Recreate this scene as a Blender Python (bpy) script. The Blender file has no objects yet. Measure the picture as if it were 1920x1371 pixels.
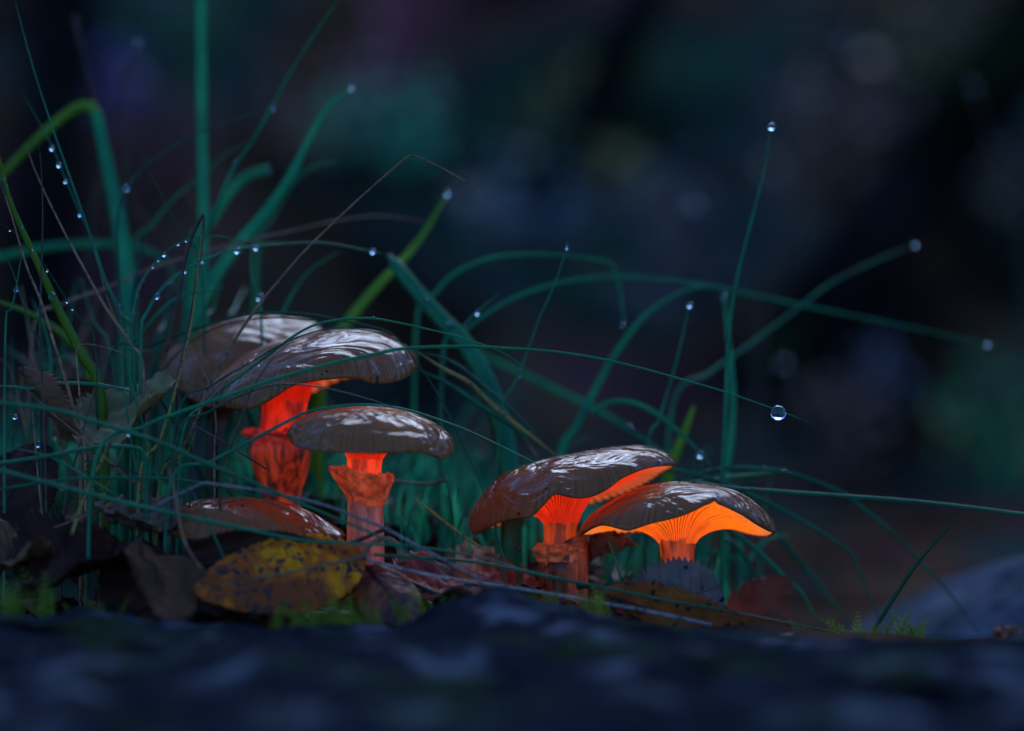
import bpy, bmesh, math, random
from mathutils import Vector, Matrix, noise
R = math.radians
random.seed(7)
sc = bpy.context.scene
COL = sc.collection

# ------------------------------------------------------------------ camera, sky, sun, exposure
CAMZ, D, U = 0.058, 0.75, 0.25 / 1920          # camera height, focus distance, metres per photo pixel at the focus plane
cd = bpy.data.cameras.new('camera'); cam = bpy.data.objects.new('camera', cd); COL.objects.link(cam)
cam.location = (0, -D, CAMZ); cam.rotation_euler = (R(90), 0, 0)
cd.sensor_width = 36; cd.lens = 108; cd.clip_start = 0.01; cd.clip_end = 200
cd.dof.use_dof = True; cd.dof.focus_distance = D - 0.012; cd.dof.aperture_fstop = 4.8
sc.camera = cam

w = bpy.data.worlds.new('World'); sc.world = w; w.use_nodes = True
nt = w.node_tree; nt.nodes.clear()
out = nt.nodes.new('ShaderNodeOutputWorld'); bg = nt.nodes.new('ShaderNodeBackground')
sky = nt.nodes.new('ShaderNodeTexSky'); sky.sky_type = 'NISHITA'; sky.sun_disc = False
SUN_EL, SUN_AZ = 38, 10                          # the light comes from behind the mushrooms, a little to the right
sky.sun_elevation = R(SUN_EL); sky.sun_rotation = R(SUN_AZ); sky.ozone_density = 3.0; sky.dust_density = 0.3
tint = nt.nodes.new('ShaderNodeMixRGB'); tint.blend_type = 'MULTIPLY'; tint.inputs[0].default_value = 1
tint.inputs[2].default_value = (0.34, 0.60, 1.0, 1)   # dusk light, cool all over
nt.links.new(sky.outputs[0], tint.inputs[1]); nt.links.new(tint.outputs[0], bg.inputs[0])
bg.inputs[1].default_value = 0.15
nt.links.new(bg.outputs[0], out.inputs[0])

sd = bpy.data.lights.new('sun', 'SUN'); sun = bpy.data.objects.new('sun', sd); COL.objects.link(sun)
sd.energy = 0.9; sd.angle = R(40); sd.color = (0.74, 0.84, 1.0)
_d = Vector((math.sin(R(SUN_AZ)) * math.cos(R(SUN_EL)), math.cos(R(SUN_AZ)) * math.cos(R(SUN_EL)), math.sin(R(SUN_EL))))
sun.rotation_euler = _d.to_track_quat('Z', 'Y').to_euler()
vs = sc.view_settings; vs.view_transform = 'Standard'; vs.look = 'None'; vs.exposure = 0.95; vs.gamma = 1; vs.use_curve_mapping = False
sc.render.engine = 'CYCLES'
sc.cycles.use_denoising = True
sc.cycles.max_bounces = 8; sc.cycles.transmission_bounces = 8; sc.cycles.caustics_reflective = False

# ------------------------------------------------------------------ helpers
def P(px, py, y=0.0):
    s = (D + y) / D
    return Vector(((px - 960) * U * s, y, CAMZ - (py - 685.5) * U * s))
def smooth(a, b, x):
    t = min(1, max(0, (x - a) / (b - a))); return t * t * (3 - 2 * t)
def lerp(a, b, t): return a + (b - a) * t
def interp(pts, x):
    if x <= pts[0][0]: return pts[0][1]
    for (x0, y0), (x1, y1) in zip(pts, pts[1:]):
        if x <= x1:
            return y0 + (y1 - y0) * (x - x0) / max(1e-9, x1 - x0)
    return pts[-1][1]
def crom(pts, n):
    """Catmull-Rom through points (tuples of equal length), n samples, spaced by length"""
    q = [Vector(p) for p in pts]
    q = [q[0] * 2 - q[1]] + q + [q[-1] * 2 - q[-2]]
    res = []
    for i in range(1, len(q) - 2):
        a, b, c, d = q[i - 1:i + 3]
        for k in range(12):
            t = k / 12
            res.append(0.5 * (2 * b + (c - a) * t + (2 * a - 5 * b + 4 * c - d) * t * t + (3 * b - a - 3 * c + d) * t ** 3))
    res.append(q[-2])
    L = [0]
    for a, b in zip(res, res[1:]): L.append(L[-1] + (b - a).length)
    outp, j = [], 0
    for i in range(n):
        s = L[-1] * i / (n - 1)
        while j < len(L) - 2 and L[j + 1] < s: j += 1
        f = (s - L[j]) / max(1e-12, L[j + 1] - L[j])
        outp.append(res[j].lerp(res[j + 1], min(1, f)))
    return outp
def smcurve(pts, n=200):
    s = crom(pts, n); return [(v[0], v[1]) for v in s]
def nz(x, y=0, z=0): return noise.noise(Vector((x, y, z)))

def mesh(name, verts, faces, mat=None, parent=None, smooth_=True, uv=None, mats=None, fmat=None, recalc=False):
    me = bpy.data.meshes.new(name); me.from_pydata([tuple(v) for v in verts], [], faces)
    if recalc:
        b_ = bmesh.new(); b_.from_mesh(me); bmesh.ops.recalc_face_normals(b_, faces=b_.faces); b_.to_mesh(me); b_.free()
    if uv:
        l = me.uv_layers.new(name='UVMap')
        for lp in me.loops: l.data[lp.index].uv = uv[lp.vertex_index]
    for m in (mats or ([mat] if mat else [])): me.materials.append(m)
    if fmat:
        for p_, k in zip(me.polygons, fmat): p_.material_index = k
    if smooth_: me.polygons.foreach_set('use_smooth', [True] * len(me.polygons))
    me.update()
    o = bpy.data.objects.new(name, me); COL.objects.link(o)
    if parent: o.parent = parent; o.matrix_parent_inverse = Matrix.Translation(-parent.location)
    return o
def tag(o, label, cat, group=None, kind=None):
    if label: o['label'] = label
    if cat: o['category'] = cat
    if group: o['group'] = group
    if kind: o['kind'] = kind
    return o
def thing(name, label, cat, loc, group=None):
    o = bpy.data.objects.new(name, None); COL.objects.link(o); o.location = loc; o.empty_display_size = 0.01
    return tag(o, label, cat, group)
def tube(path, rad, seg=8, flat=1.0, noise_amp=0, seed=0):
    """path: list of Vectors, rad: list or fn of t"""
    n = len(path); V, F = [], []
    prev = None
    for i, p_ in enumerate(path):
        T = (path[min(i + 1, n - 1)] - path[max(i - 1, 0)]).normalized()
        ref = Vector((0, 1, 0)) if abs(T.y) < 0.9 else Vector((1, 0, 0))
        A = T.cross(ref).normalized(); B = T.cross(A).normalized()
        r = rad(i / (n - 1)) if callable(rad) else rad[i]
        for k in range(seg):
            a = 2 * math.pi * k / seg
            rr = r * (1 + (noise_amp * nz(math.cos(a) * 2 + seed, math.sin(a) * 2, i * 0.35) if noise_amp else 0))
            V.append(p_ + A * math.cos(a) * rr + B * math.sin(a) * rr * flat)
    for i in range(n - 1):
        for k in range(seg):
            k2 = (k + 1) % seg
            F.append((i * seg + k, i * seg + k2, (i + 1) * seg + k2, (i + 1) * seg + k))
    F.append(tuple(range(seg))[::-1]); F.append(tuple((n - 1) * seg + k for k in range(seg)))
    return V, F
def join(parts):
    V, F = [], []
    for v, f in parts:
        b = len(V); V += v; F += [tuple(i + b for i in q) for q in f]
    return V, F

# ------------------------------------------------------------------ materials
def new_mat(name):
    m = bpy.data.materials.new(name); m.use_nodes = True
    n = m.node_tree.nodes; l = m.node_tree.links
    return m, n, l, n['Principled BSDF']
def tex_noise(n, l, scale, detail=3, rough=0.55, dist=0.0, coord='Object', stretch=None):
    tc = n.new('ShaderNodeTexCoord'); t = n.new('ShaderNodeTexNoise')
    t.inputs['Scale'].default_value = scale; t.inputs['Detail'].default_value = detail
    t.inputs['Roughness'].default_value = rough; t.inputs['Distortion'].default_value = dist
    if stretch:
        mp = n.new('ShaderNodeMapping'); mp.inputs['Scale'].default_value = stretch
        l.new(tc.outputs[coord], mp.inputs[0]); l.new(mp.outputs[0], t.inputs['Vector'])
    else: l.new(tc.outputs[coord], t.inputs['Vector'])
    return t
def ramp(n, l, src, stops, interp_='LINEAR'):
    r = n.new('ShaderNodeValToRGB'); r.color_ramp.interpolation = interp_
    e = r.color_ramp.elements
    while len(e) < len(stops): e.new(0.5)
    for el, (p_, c) in zip(e, stops):
        el.position = p_; el.color = (c[0], c[1], c[2], 1) if not isinstance(c, (int, float)) else (c, c, c, 1)
    l.new(src, r.inputs[0]); return r
def mixc(n, l, fac, a, b, mode='MIX'):
    m = n.new('ShaderNodeMixRGB'); m.blend_type = mode
    for inp, v in ((m.inputs[0], fac), (m.inputs[1], a), (m.inputs[2], b)):
        if isinstance(v, (int, float)): inp.default_value = v
        elif isinstance(v, tuple): inp.default_value = (*v, 1)
        else: l.new(v, inp)
    return m
def bump(n, l, src, bsdf, strength=0.3, dist=0.001, sock='Normal'):
    b = n.new('ShaderNodeBump'); b.inputs['Strength'].default_value = strength; b.inputs['Distance'].default_value = dist
    l.new(src, b.inputs['Height']); l.new(b.outputs[0], bsdf.inputs[sock]); return b

def plant_mat(name, stops, rough=0.35, trans=0.35, scale=90, spots=0.0, randv=0.25):
    """leafy, slightly translucent tissue with lengthwise fibre and some wear"""
    m, n, l, b = new_mat(name)
    t = tex_noise(n, l, scale, 4, 0.6)
    c = ramp(n, l, t.outputs[0], stops)
    col = c.outputs[0]
    oi = n.new('ShaderNodeObjectInfo')
    hv = n.new('ShaderNodeHueSaturation'); l.new(col, hv.inputs['Color'])
    mr = n.new('ShaderNodeMapRange'); l.new(oi.outputs['Random'], mr.inputs[0])
    mr.inputs[3].default_value = 1 - randv; mr.inputs[4].default_value = 1 + randv; l.new(mr.outputs[0], hv.inputs['Value'])
    col = hv.outputs[0]
    if spots:
        s = tex_noise(n, l, 900, 2, 0.6)
        sr = ramp(n, l, s.outputs[0], [(0.56, 0), (0.64, 1)])
        f = n.new('ShaderNodeMath'); f.operation = 'MULTIPLY'; f.inputs[1].default_value = spots; l.new(sr.outputs[0], f.inputs[0])
        col = mixc(n, l, f.outputs[0], col, (0.015, 0.010, 0.008)).outputs[0]
    l.new(col, b.inputs['Base Color'])
    b.inputs['Roughness'].default_value = rough; b.inputs['Specular IOR Level'].default_value = 0.3
    f2 = tex_noise(n, l, 500, 3)
    bump(n, l, f2.outputs[0], b, 0.25, 0.0004)
    if trans:
        tr = n.new('ShaderNodeBsdfTranslucent'); l.new(col, tr.inputs[0])
        mx = n.new('ShaderNodeMixShader'); mx.inputs[0].default_value = trans
        l.new(b.outputs[0], mx.inputs[1]); l.new(tr.outputs[0], mx.inputs[2])
        l.new(mx.outputs[0], n['Material Output'].inputs[0])
    return m
GREEN = plant_mat('grass_green', [(0.3, (0.008, 0.15, 0.072)), (0.66, (0.022, 0.28, 0.125)), (0.80, (0.16, 0.22, 0.03))], trans=0.45)
LEAFG = plant_mat('grass_broad', [(0.3, (0.014, 0.24, 0.10)), (0.66, (0.04, 0.38, 0.16)), (0.80, (0.14, 0.38, 0.06))], trans=0.5)
YGREEN = plant_mat('grass_yellow_green', [(0.3, (0.11, 0.24, 0.02)), (0.7, (0.22, 0.36, 0.03))], trans=0.5)
DGREEN = plant_mat('grass_dark', [(0.3, (0.006, 0.05, 0.022)), (0.7, (0.012, 0.10, 0.04))], trans=0.25)
DRY = plant_mat('dry_straw', [(0.3, (0.20, 0.08, 0.04)), (0.7, (0.46, 0.22, 0.11))], 0.6, 0.1, 200, 0.7)
DARKDRY = plant_mat('dark_straw', [(0.3, (0.03, 0.016, 0.012)), (0.7, (0.10, 0.055, 0.035))], 0.5, 0.05, 200, 0.5)
YDRY = plant_mat('yellow_straw', [(0.35, (0.32, 0.17, 0.03)), (0.7, (0.22, 0.24, 0.04))], 0.5, 0.2, 160, 0.8)
PALEDRY = plant_mat('pale_straw', [(0.3, (0.15, 0.13, 0.12)), (0.7, (0.34, 0.28, 0.25))], 0.6, 0.1, 260, 0.85)
MOSS = plant_mat('moss', [(0.3, (0.10, 0.16, 0.008)), (0.7, (0.26, 0.32, 0.02))], 0.6, 0.4, 200)

def leaf_mat(name, stops, spot=None, vs_=300, *, rough=0.5, trans=0.12, scale=70, spot_amt=(0.3, 0.42), coat=0.12):
    m, n, l, b = new_mat(name)
    t = tex_noise(n, l, scale, 5, 0.62, 0.6)
    col = ramp(n, l, t.outputs[0], stops).outputs[0]
    if spot:
        tc = n.new('ShaderNodeTexCoord'); v = n.new('ShaderNodeTexVoronoi'); v.inputs['Scale'].default_value = vs_
        v.inputs['Randomness'].default_value = 1
        wn = tex_noise(n, l, 260, 2); ad = n.new('ShaderNodeVectorMath'); ad.operation = 'MULTIPLY_ADD'
        ad.inputs[1].default_value = (0.006,) * 3; l.new(wn.outputs['Color'], ad.inputs[0]); l.new(tc.outputs['Object'], ad.inputs[2])
        l.new(ad.outputs[0], v.inputs['Vector'])
        area = tex_noise(n, l, 60, 2)
        sub = n.new('ShaderNodeMath'); sub.operation = 'MULTIPLY_ADD'; sub.inputs[1].default_value = 0.7
        l.new(area.outputs[0], sub.inputs[0]); l.new(v.outputs['Distance'], sub.inputs[2])
        sr = ramp(n, l, sub.outputs[0], [(spot_amt[0] + 0.25, 1), (spot_amt[1] + 0.25, 0)])
        col = mixc(n, l, sr.outputs[0], col, spot).outputs[0]
    l.new(col, b.inputs['Base Color']); b.inputs['Roughness'].default_value = rough
    b.inputs['Coat Weight'].default_value = coat * 0.1; b.inputs['Coat Roughness'].default_value = 0.4; b.inputs['Specular IOR Level'].default_value = 0.05
    f2 = tex_noise(n, l, 420, 5, 0.65)
    bump(n, l, f2.outputs[0], b, 0.5, 0.0006)
    tr = n.new('ShaderNodeBsdfTranslucent'); l.new(col, tr.inputs[0])
    mx = n.new('ShaderNodeMixShader'); mx.inputs[0].default_value = trans
    l.new(b.outputs[0], mx.inputs[1]); l.new(tr.outputs[0], mx.inputs[2]); l.new(mx.outputs[0], n['Material Output'].inputs[0])
    return m
L_YELLOW = leaf_mat('leaf_yellow', [(0.40, (0.26, 0.055, 0.015)), (0.49, (0.55, 0.11, 0.010)), (0.57, (0.85, 0.28, 0.006)), (0.66, (0.42, 0.09, 0.012))], (0.035, 0.032, 0.03), 430, trans=0.12, scale=70, spot_amt=(0.34, 0.46))
L_PURPLE = leaf_mat('leaf_purple', [(0.35, (0.10, 0.04, 0.045)), (0.5, (0.22, 0.065, 0.045)), (0.65, (0.45, 0.11, 0.02))], None, coat=0.03)
L_GREY = leaf_mat('leaf_grey_brown', [(0.3, (0.05, 0.038, 0.034)), (0.7, (0.17, 0.13, 0.11))], (0.012, 0.010, 0.010))
L_BROWN = leaf_mat('leaf_brown', [(0.3, (0.09, 0.032, 0.016)), (0.7, (0.22, 0.085, 0.04))], None)
L_DARK = leaf_mat('leaf_dark_red', [(0.3, (0.022, 0.008, 0.006)), (0.7, (0.075, 0.024, 0.015))], None, coat=0.1)
L_RUST = leaf_mat('leaf_rust', [(0.35, (0.10, 0.022, 0.005)), (0.7, (0.36, 0.09, 0.014))], (0.02, 0.012, 0.01))
L_PALE = leaf_mat('leaf_pale', [(0.3, (0.10, 0.055, 0.035)), (0.7, (0.26, 0.15, 0.10))], (0.06, 0.04, 0.035))
L_OLIVE = leaf_mat('leaf_olive', [(0.3, (0.13, 0.09, 0.03)), (0.7, (0.30, 0.24, 0.10))], None)
VEIN = leaf_mat('leaf_vein', [(0.3, (0.16, 0.09, 0.05)), (0.7, (0.30, 0.18, 0.10))], None)
DVEIN = leaf_mat('leaf_vein_dark', [(0.3, (0.03, 0.018, 0.015)), (0.7, (0.08, 0.05, 0.04))], None)

def rock_mat(name, dark, mid, pale, moss=0.0, scale=22, spec=0.0):
    m, n, l, b = new_mat(name)
    t = tex_noise(n, l, scale, 6, 0.6, 0.3)
    col = ramp(n, l, t.outputs[0], [(0.36, dark), (0.47, mid), (0.55, mid), (0.66, pale)]).outputs[0]
    g = tex_noise(n, l, 700, 4, 0.7); col = mixc(n, l, 0.35, col, ramp(n, l, g.outputs[0], [(0.35, 0.2), (0.7, 1.0)]).outputs[0], 'MULTIPLY').outputs[0]
    if moss:
        mo = tex_noise(n, l, scale * 0.8, 3); mr = ramp(n, l, mo.outputs[0], [(0.52, 0), (0.62, moss)])
        col = mixc(n, l, mr.outputs[0], col, (0.03, 0.055, 0.012)).outputs[0]
    l.new(col, b.inputs['Base Color']); b.inputs['Roughness'].default_value = 0.7; b.inputs['Specular IOR Level'].default_value = spec
    bump(n, l, g.outputs[0], b, 0.6, 0.001)
    return m
ROCK_F = rock_mat('stone_dark', (0.003, 0.003, 0.005), (0.016, 0.019, 0.025), (0.11, 0.12, 0.145), 0.35, 38)
ROCK_R = rock_mat('stone_grey', (0.045, 0.047, 0.055), (0.11, 0.113, 0.13), (0.22, 0.22, 0.25), 0.15, 40)
def soil_mat():
    m, n, l, b = new_mat('forest_soil')
    h = tex_noise(n, l, 4.5, 3, 0.6, 0.6); v = tex_noise(n, l, 9, 4, 0.6, 0.3, stretch=(1, 1, 0.6))
    hue = ramp(n, l, h.outputs[0], [(0.36, (0.070, 0.022, 0.030)), (0.45, (0.080, 0.040, 0.018)), (0.52, (0.034, 0.036, 0.032)), (0.60, (0.022, 0.056, 0.030)), (0.68, (0.095, 0.055, 0.016))])
    val = ramp(n, l, v.outputs[0], [(0.36, 0.25), (0.66, 1.5)])
    col = mixc(n, l, 1.0, hue.outputs[0], val.outputs[0], 'MULTIPLY').outputs[0]
    g = tex_noise(n, l, 600, 4, 0.7)
    l.new(col, b.inputs['Base Color']); b.inputs['Roughness'].default_value = 0.8; b.inputs['Specular IOR Level'].default_value = 0.0
    bump(n, l, g.outputs[0], b, 0.6, 0.001); return m
SOIL = soil_mat()
BARK = rock_mat('bark_dark', (0.004, 0.004, 0.004), (0.010, 0.009, 0.009), (0.02, 0.018, 0.016), 0.2, 14)

def cap_mat(name, base, edge):
    m, n, l, b = new_mat(name)
    uvn = n.new('ShaderNodeUVMap'); sp = n.new('ShaderNodeSeparateXYZ'); l.new(uvn.outputs[0], sp.inputs[0])
    t = tex_noise(n, l, 55, 5, 0.55, 0.4)
    col = ramp(n, l, t.outputs[0], [(0.3, tuple(c * 0.72 for c in base)), (0.7, tuple(c * 1.3 for c in base))]).outputs[0]
    # fine radial striation towards the margin
    cx = n.new('ShaderNodeCombineXYZ'); l.new(sp.outputs['X'], cx.inputs['X'])
    st = n.new('ShaderNodeTexNoise'); st.inputs['Scale'].default_value = 190; st.inputs['Detail'].default_value = 2; l.new(cx.outputs[0], st.inputs['Vector'])
    mg = ramp(n, l, sp.outputs['Y'], [(0.62, 0), (0.97, 0.75)])
    sr = ramp(n, l, st.outputs[0], [(0.38, 0.45), (0.62, 1.1)])
    k = mixc(n, l, mg.outputs[0], col, edge)
    k2 = mixc(n, l, mg.outputs[0], k.outputs[0], sr.outputs[0], 'MULTIPLY')
    sp2 = tex_noise(n, l, 420, 1); s2 = ramp(n, l, sp2.outputs[0], [(0.735, 0), (0.76, 0.9)])
    k3 = mixc(n, l, s2.outputs[0], k2.outputs[0], (0.02, 0.012, 0.01))
    l.new(k3.outputs[0], b.inputs['Base Color'])
    b.inputs['Roughness'].default_value = 0.38
    b.inputs['Subsurface Weight'].default_value = 0.15; b.inputs['Subsurface Radius'].default_value = (0.004, 0.0015, 0.001)
    b.inputs['Coat Weight'].default_value = 0.8; b.inputs['Coat Roughness'].default_value = 0.09; b.inputs['Coat IOR'].default_value = 1.33; b.inputs['Specular IOR Level'].default_value = 0.0
    slime = tex_noise(n, l, 74, 2.4, 0.45, 3.0, stretch=(0.5, 1.0, 1.0))
    bump(n, l, slime.outputs[0], b, 1.0, 0.0026, 'Coat Normal')
    fine = tex_noise(n, l, 150, 3, 0.5)
    bump(n, l, fine.outputs[0], b, 0.25, 0.0006, 'Normal')
    return m
CAP = cap_mat('cap_slimy_brown', (0.30, 0.072, 0.016), (0.30, 0.095, 0.03))
CAP_D = cap_mat('cap_slimy_tan', (0.32, 0.082, 0.018), (0.32, 0.10, 0.03))

def flesh_mat(name, base, glow, strength, stretch=(1, 1, 0.12), lo=0.25, hi=1.25, scale=420, gill=False, rough=0.55, patch=0.35):
    """mushroom tissue with warm light put in as emission: fibres along the stem, or gill edges with shade painted into the folds"""
    m, n, l, b = new_mat(name)
    t = tex_noise(n, l, scale, 4, 0.6, 0.2, stretch=stretch)
    if gill:
        uvn = n.new('ShaderNodeUVMap'); sp = n.new('ShaderNodeSeparateXYZ'); l.new(uvn.outputs[0], sp.inputs[0])
        f = ramp(n, l, sp.outputs['X'], [(0.0, lo), (1.0, hi)])  # shade between the gills painted in: darker base and glow in the folds
        f = mixc(n, l, 0.35, f.outputs[0], ramp(n, l, t.outputs[0], [(0.35, 0.5), (0.65, 1.2)]).outputs[0], 'MULTIPLY')
    else:
        f = ramp(n, l, t.outputs[0], [(0.41, lo), (0.58, hi)])
    col = mixc(n, l, 0.6, base, f.outputs[0], 'MULTIPLY')
    if not gill:       # bruised, darker patches
        pt = tex_noise(n, l, 110, 4, 0.65, 0.8); pr = ramp(n, l, pt.outputs[0], [(0.40, 0.12), (0.56, 1.0)])
        col = mixc(n, l, patch, col.outputs[0], pr.outputs[0], 'MULTIPLY')
        f = mixc(n, l, patch * 0.6, f.outputs[0], pr.outputs[0], 'MULTIPLY')
    l.new(col.outputs[0], b.inputs['Base Color']); b.inputs['Roughness'].default_value = rough
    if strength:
        if gill:       # painted glow turns paler towards the margin, as if lit through
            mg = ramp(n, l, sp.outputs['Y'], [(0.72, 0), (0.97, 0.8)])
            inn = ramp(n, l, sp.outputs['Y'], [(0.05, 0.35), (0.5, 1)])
            glow = mixc(n, l, inn.outputs[0], (glow[0] * 0.9, glow[1] * 0.35, glow[2]), glow).outputs[0]  # painted glow turns redder next to the stem
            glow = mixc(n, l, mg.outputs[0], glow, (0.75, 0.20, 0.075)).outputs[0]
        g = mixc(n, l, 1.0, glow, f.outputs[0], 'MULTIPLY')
        l.new(g.outputs[0], b.inputs['Emission Color']); b.inputs['Emission Strength'].default_value = strength * 0.52  # emission stands in for warm light falling on the flesh
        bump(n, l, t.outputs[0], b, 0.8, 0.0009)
    return m
RED, ORED, ORANGE, AMBER = (1.0, 0.022, 0.002), (1.0, 0.055, 0.006), (1.0, 0.105, 0.006), (1.0, 0.17, 0.006)  # glow colours: warm light put into the flesh
FB = (0.55, 0.11, 0.03)

m_, n_, l_, b_ = new_mat('water')
b_.inputs['Base Color'].default_value = (0.5, 0.76, 1, 1); b_.inputs['Roughness'].default_value = 0.0
b_.inputs['Transmission Weight'].default_value = 1.0; b_.inputs['IOR'].default_value = 1.33
WATER = m_

# ------------------------------------------------------------------ ground
def gz(x, y):
    z = -0.006
    z += 0.024 * smooth(0.05, -0.05, x) * smooth(-0.01, 0.06, y) * smooth(0.5, 0.15, y)
    z += 0.004 * smooth(0.12, 0.03, x)
    z -= 0.016 * smooth(0.05, 0.08, x) * smooth(-0.03, 0.02, y) * smooth(0.6, 0.3, y)
    if y > 0.7:
        k = y - 0.7; z += 0.62 * min(k, 1.7) * smooth(0, 0.35, k)
        z += 0.06 * smooth(0, 0.3, k) * nz(x * 2.2, y * 2.2, 3.1) + 0.02 * smooth(0, 0.3, k) * nz(x * 9, y * 9, 1.7)
    z += 0.0022 * nz(x * 45, y * 45, 0.3) + 0.005 * nz(x * 9, y * 9, 5.5) * smooth(0.05, 0.2, abs(y) + abs(x) * 0.3)
    z -= 0.010 * smooth(-0.03, -0.10, y)
    if y < -0.5: z -= 0.15 * smooth(-0.5, -0.9, y)
    return z
def axis(lim_lo, lim_hi, core_lo, core_hi, step, grow=1.22):
    a = []; v = core_lo
    while v < core_hi: a.append(v); v += step
    s = step; hi = []
    v = core_hi
    while v < lim_hi: hi.append(v); s *= grow; v += s
    hi.append(lim_hi); s = step; lo = []; v = core_lo
    while v > lim_lo: s *= grow; v -= s; lo.append(max(v, lim_lo))
    return lo[::-1] + a + hi
xs = axis(-40, 40, -0.22, 0.22, 0.006, 1.12); ys = axis(-40, 60, -0.12, 0.2, 0.006, 1.09)
V = [(x, y, gz(x, y)) for y in ys for x in xs]
nx = len(xs)
F = [(j * nx + i, j * nx + i + 1, (j + 1) * nx + i + 1, (j + 1) * nx + i) for j in range(len(ys) - 1) for i in range(nx - 1)]
tag(mesh('ground', V, F, SOIL), None, None, kind='structure')

def hit(px, py):
    """where the view ray through a pixel meets the bank behind"""
    y = 0.3
    while y < 4:
        p_ = P(px, py, y)
        if p_.z <= gz(p_.x, y): return p_
        y += 0.01
    return P(px, py, 2)

# near stone ledge: its crest hides the feet of the leaves
crest = smcurve([(-200, 1150), (0, 1150), (250, 1158), (450, 1172), (600, 1180), (760, 1178), (850, 1140), (930, 1106), (1010, 1128), (1100, 1165), (1250, 1190), (1400, 1206), (1600, 1212), (1800, 1215), (1930, 1212), (2150, 1210)])
V, F, nu, nv = [], [], 150, 60
for j in range(nv + 1):
    v = j / nv
    y = lerp(-0.066, -0.42, v ** 1.2)
    for i in range(nu + 1):
        px = lerp(-150, 2080, i / nu); c = P(px, interp(crest, px), -0.075)
        x = (px - 960) * U
        dip = 0.003 * smooth(0.0, 0.3, v) + 0.012 * smooth(0.35, 1, v)
        bumpz = c.z - 0.0 if v < 0.001 else lerp(c.z, 0.003, smooth(0, 0.22, v))
        z = bumpz - dip + (0.006 * nz(x * 26, y * 22, 2) + 0.003 * nz(x * 80, y * 60, 7)) * smooth(0.02, 0.25, v) + 0.0009 * nz(x * 260, y * 260, 4) + 0.0016 * nz(x * 110, y * 70, 9) + 0.0015 * nz(x * 42, y * 30, 11)
        V.append((x * 1.08, y, z))
b0 = len(V)
for i in range(nu + 1):
    x, y, z = V[i]; V.append((x, y + 0.012, z - 0.007))
for i in range(nu + 1):
    x, y, z = V[i]; V.append((x, y + 0.014, -0.05))
for i in range(nu + 1):
    x, y, z = V[nv * (nu + 1) + i]; V.append((x, y, -0.2))
for j in range(nv):
    for i in range(nu):
        a = j * (nu + 1) + i; F.append((a, a + nu + 1, a + nu + 2, a + 1))
for i in range(nu):
    F.append((i, i + 1, b0 + i + 1, b0 + i)); F.append((b0 + i, b0 + i + 1, b0 + nu + 2 + i, b0 + nu + 1 + i))
    a = nv * (nu + 1) + i; c_ = b0 + 2 * (nu + 1) + i; F.append((a, c_, c_ + 1, a + 1))
tag(mesh('stone_ledge', V, F, ROCK_F), 'dark wet stone ledge running along in front of the fallen leaves', 'stone')

def boulder(name, label, cx, cy, rx, ry, zt, seed, mat, top=None):
    V, F = [], []; nr, na = 26, 64
    zb = gz(cx, cy) - 0.02
    for j in range(nr + 1):
        t = j / nr
        for k in range(na):
            a = 2 * math.pi * k / na
            rr = t * (1 + 0.12 * nz(math.cos(a) * 1.5 + seed, math.sin(a) * 1.5))
            x = cx + rx * rr * math.cos(a); y = cy + ry * rr * math.sin(a)
            h = (1 - t ** 3.5) ** 0.6
            tz = top(x) if top else zt
            V.append((x, y, zb + (tz - zb) * h + h * (0.003 * nz(x * 30 + seed, y * 30) + 0.0012 * nz(x * 110, y * 110, seed))))
    for j in range(nr):
        for k in range(na):
            k2 = (k + 1) % na; a = j * na
            F.append((a + k, a + na + k, a + na + k2, a + k2))
    return tag(mesh(name, V, F, mat), label, 'rock')
_c = P(1800, 1100, 0.15)
boulder('rock', 'pale blue-grey rock lying behind the right-hand grass blades', 0.19, 0.12, 0.12, 0.085, 0.008, 3, ROCK_R,
        lambda x: lerp(-0.005, 0.0045, smooth(0.08, 0.16, x)))

# ------------------------------------------------------------------ background on the bank
def trunk(label, pts, wpx, yoff=0.0, sink=0.1):
    low = hit(*pts[-1]); y = low.y + yoff
    path = [P(a, b, y) for a, b in pts]; path[-1] = path[-1] + (path[-1] - path[-2]).normalized() * sink
    top = path[0] + (path[0] - path[1]).normalized() * 0.9
    path = [Vector(v) for v in crom([tuple(p_) for p_ in [top] + path], 24)]
    s = (D + y) / D
    v, f = tube(path, lambda t: wpx * U * s * 0.5 * lerp(0.75, 1.1, t), 14, noise_amp=0.25, seed=wpx)
    o = thing('leaning_trunk', label, 'tree trunk', path[-1], None)
    mesh('trunk', v, f, BARK, o)
    p0 = path[6]; br = [p0, p0 + Vector((0.05, 0.03, 0.10)), p0 + Vector((0.12, 0.05, 0.22)), p0 + Vector((0.2, 0.06, 0.42))]
    v, f = tube(br, lambda t: wpx * U * s * 0.18 * (1 - 0.75 * t), 8); mesh('branch', v, f, BARK, o)
    return o
trunk('thick dark trunk leaning to the right on the bank behind the tall dewy blade', [(1960, 20), (1790, 250), (1620, 480), (1440, 720)], 155)
trunk('slender dark trunk leaning over the bank above the two joined mushrooms', [(1230, -40), (1150, 120), (1085, 280), (1030, 420)], 80)
trunk('dark straight trunk on the bank behind the broad upright grass blade', [(120, -40), (105, 200), (80, 430), (60, 620)], 120)

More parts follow.
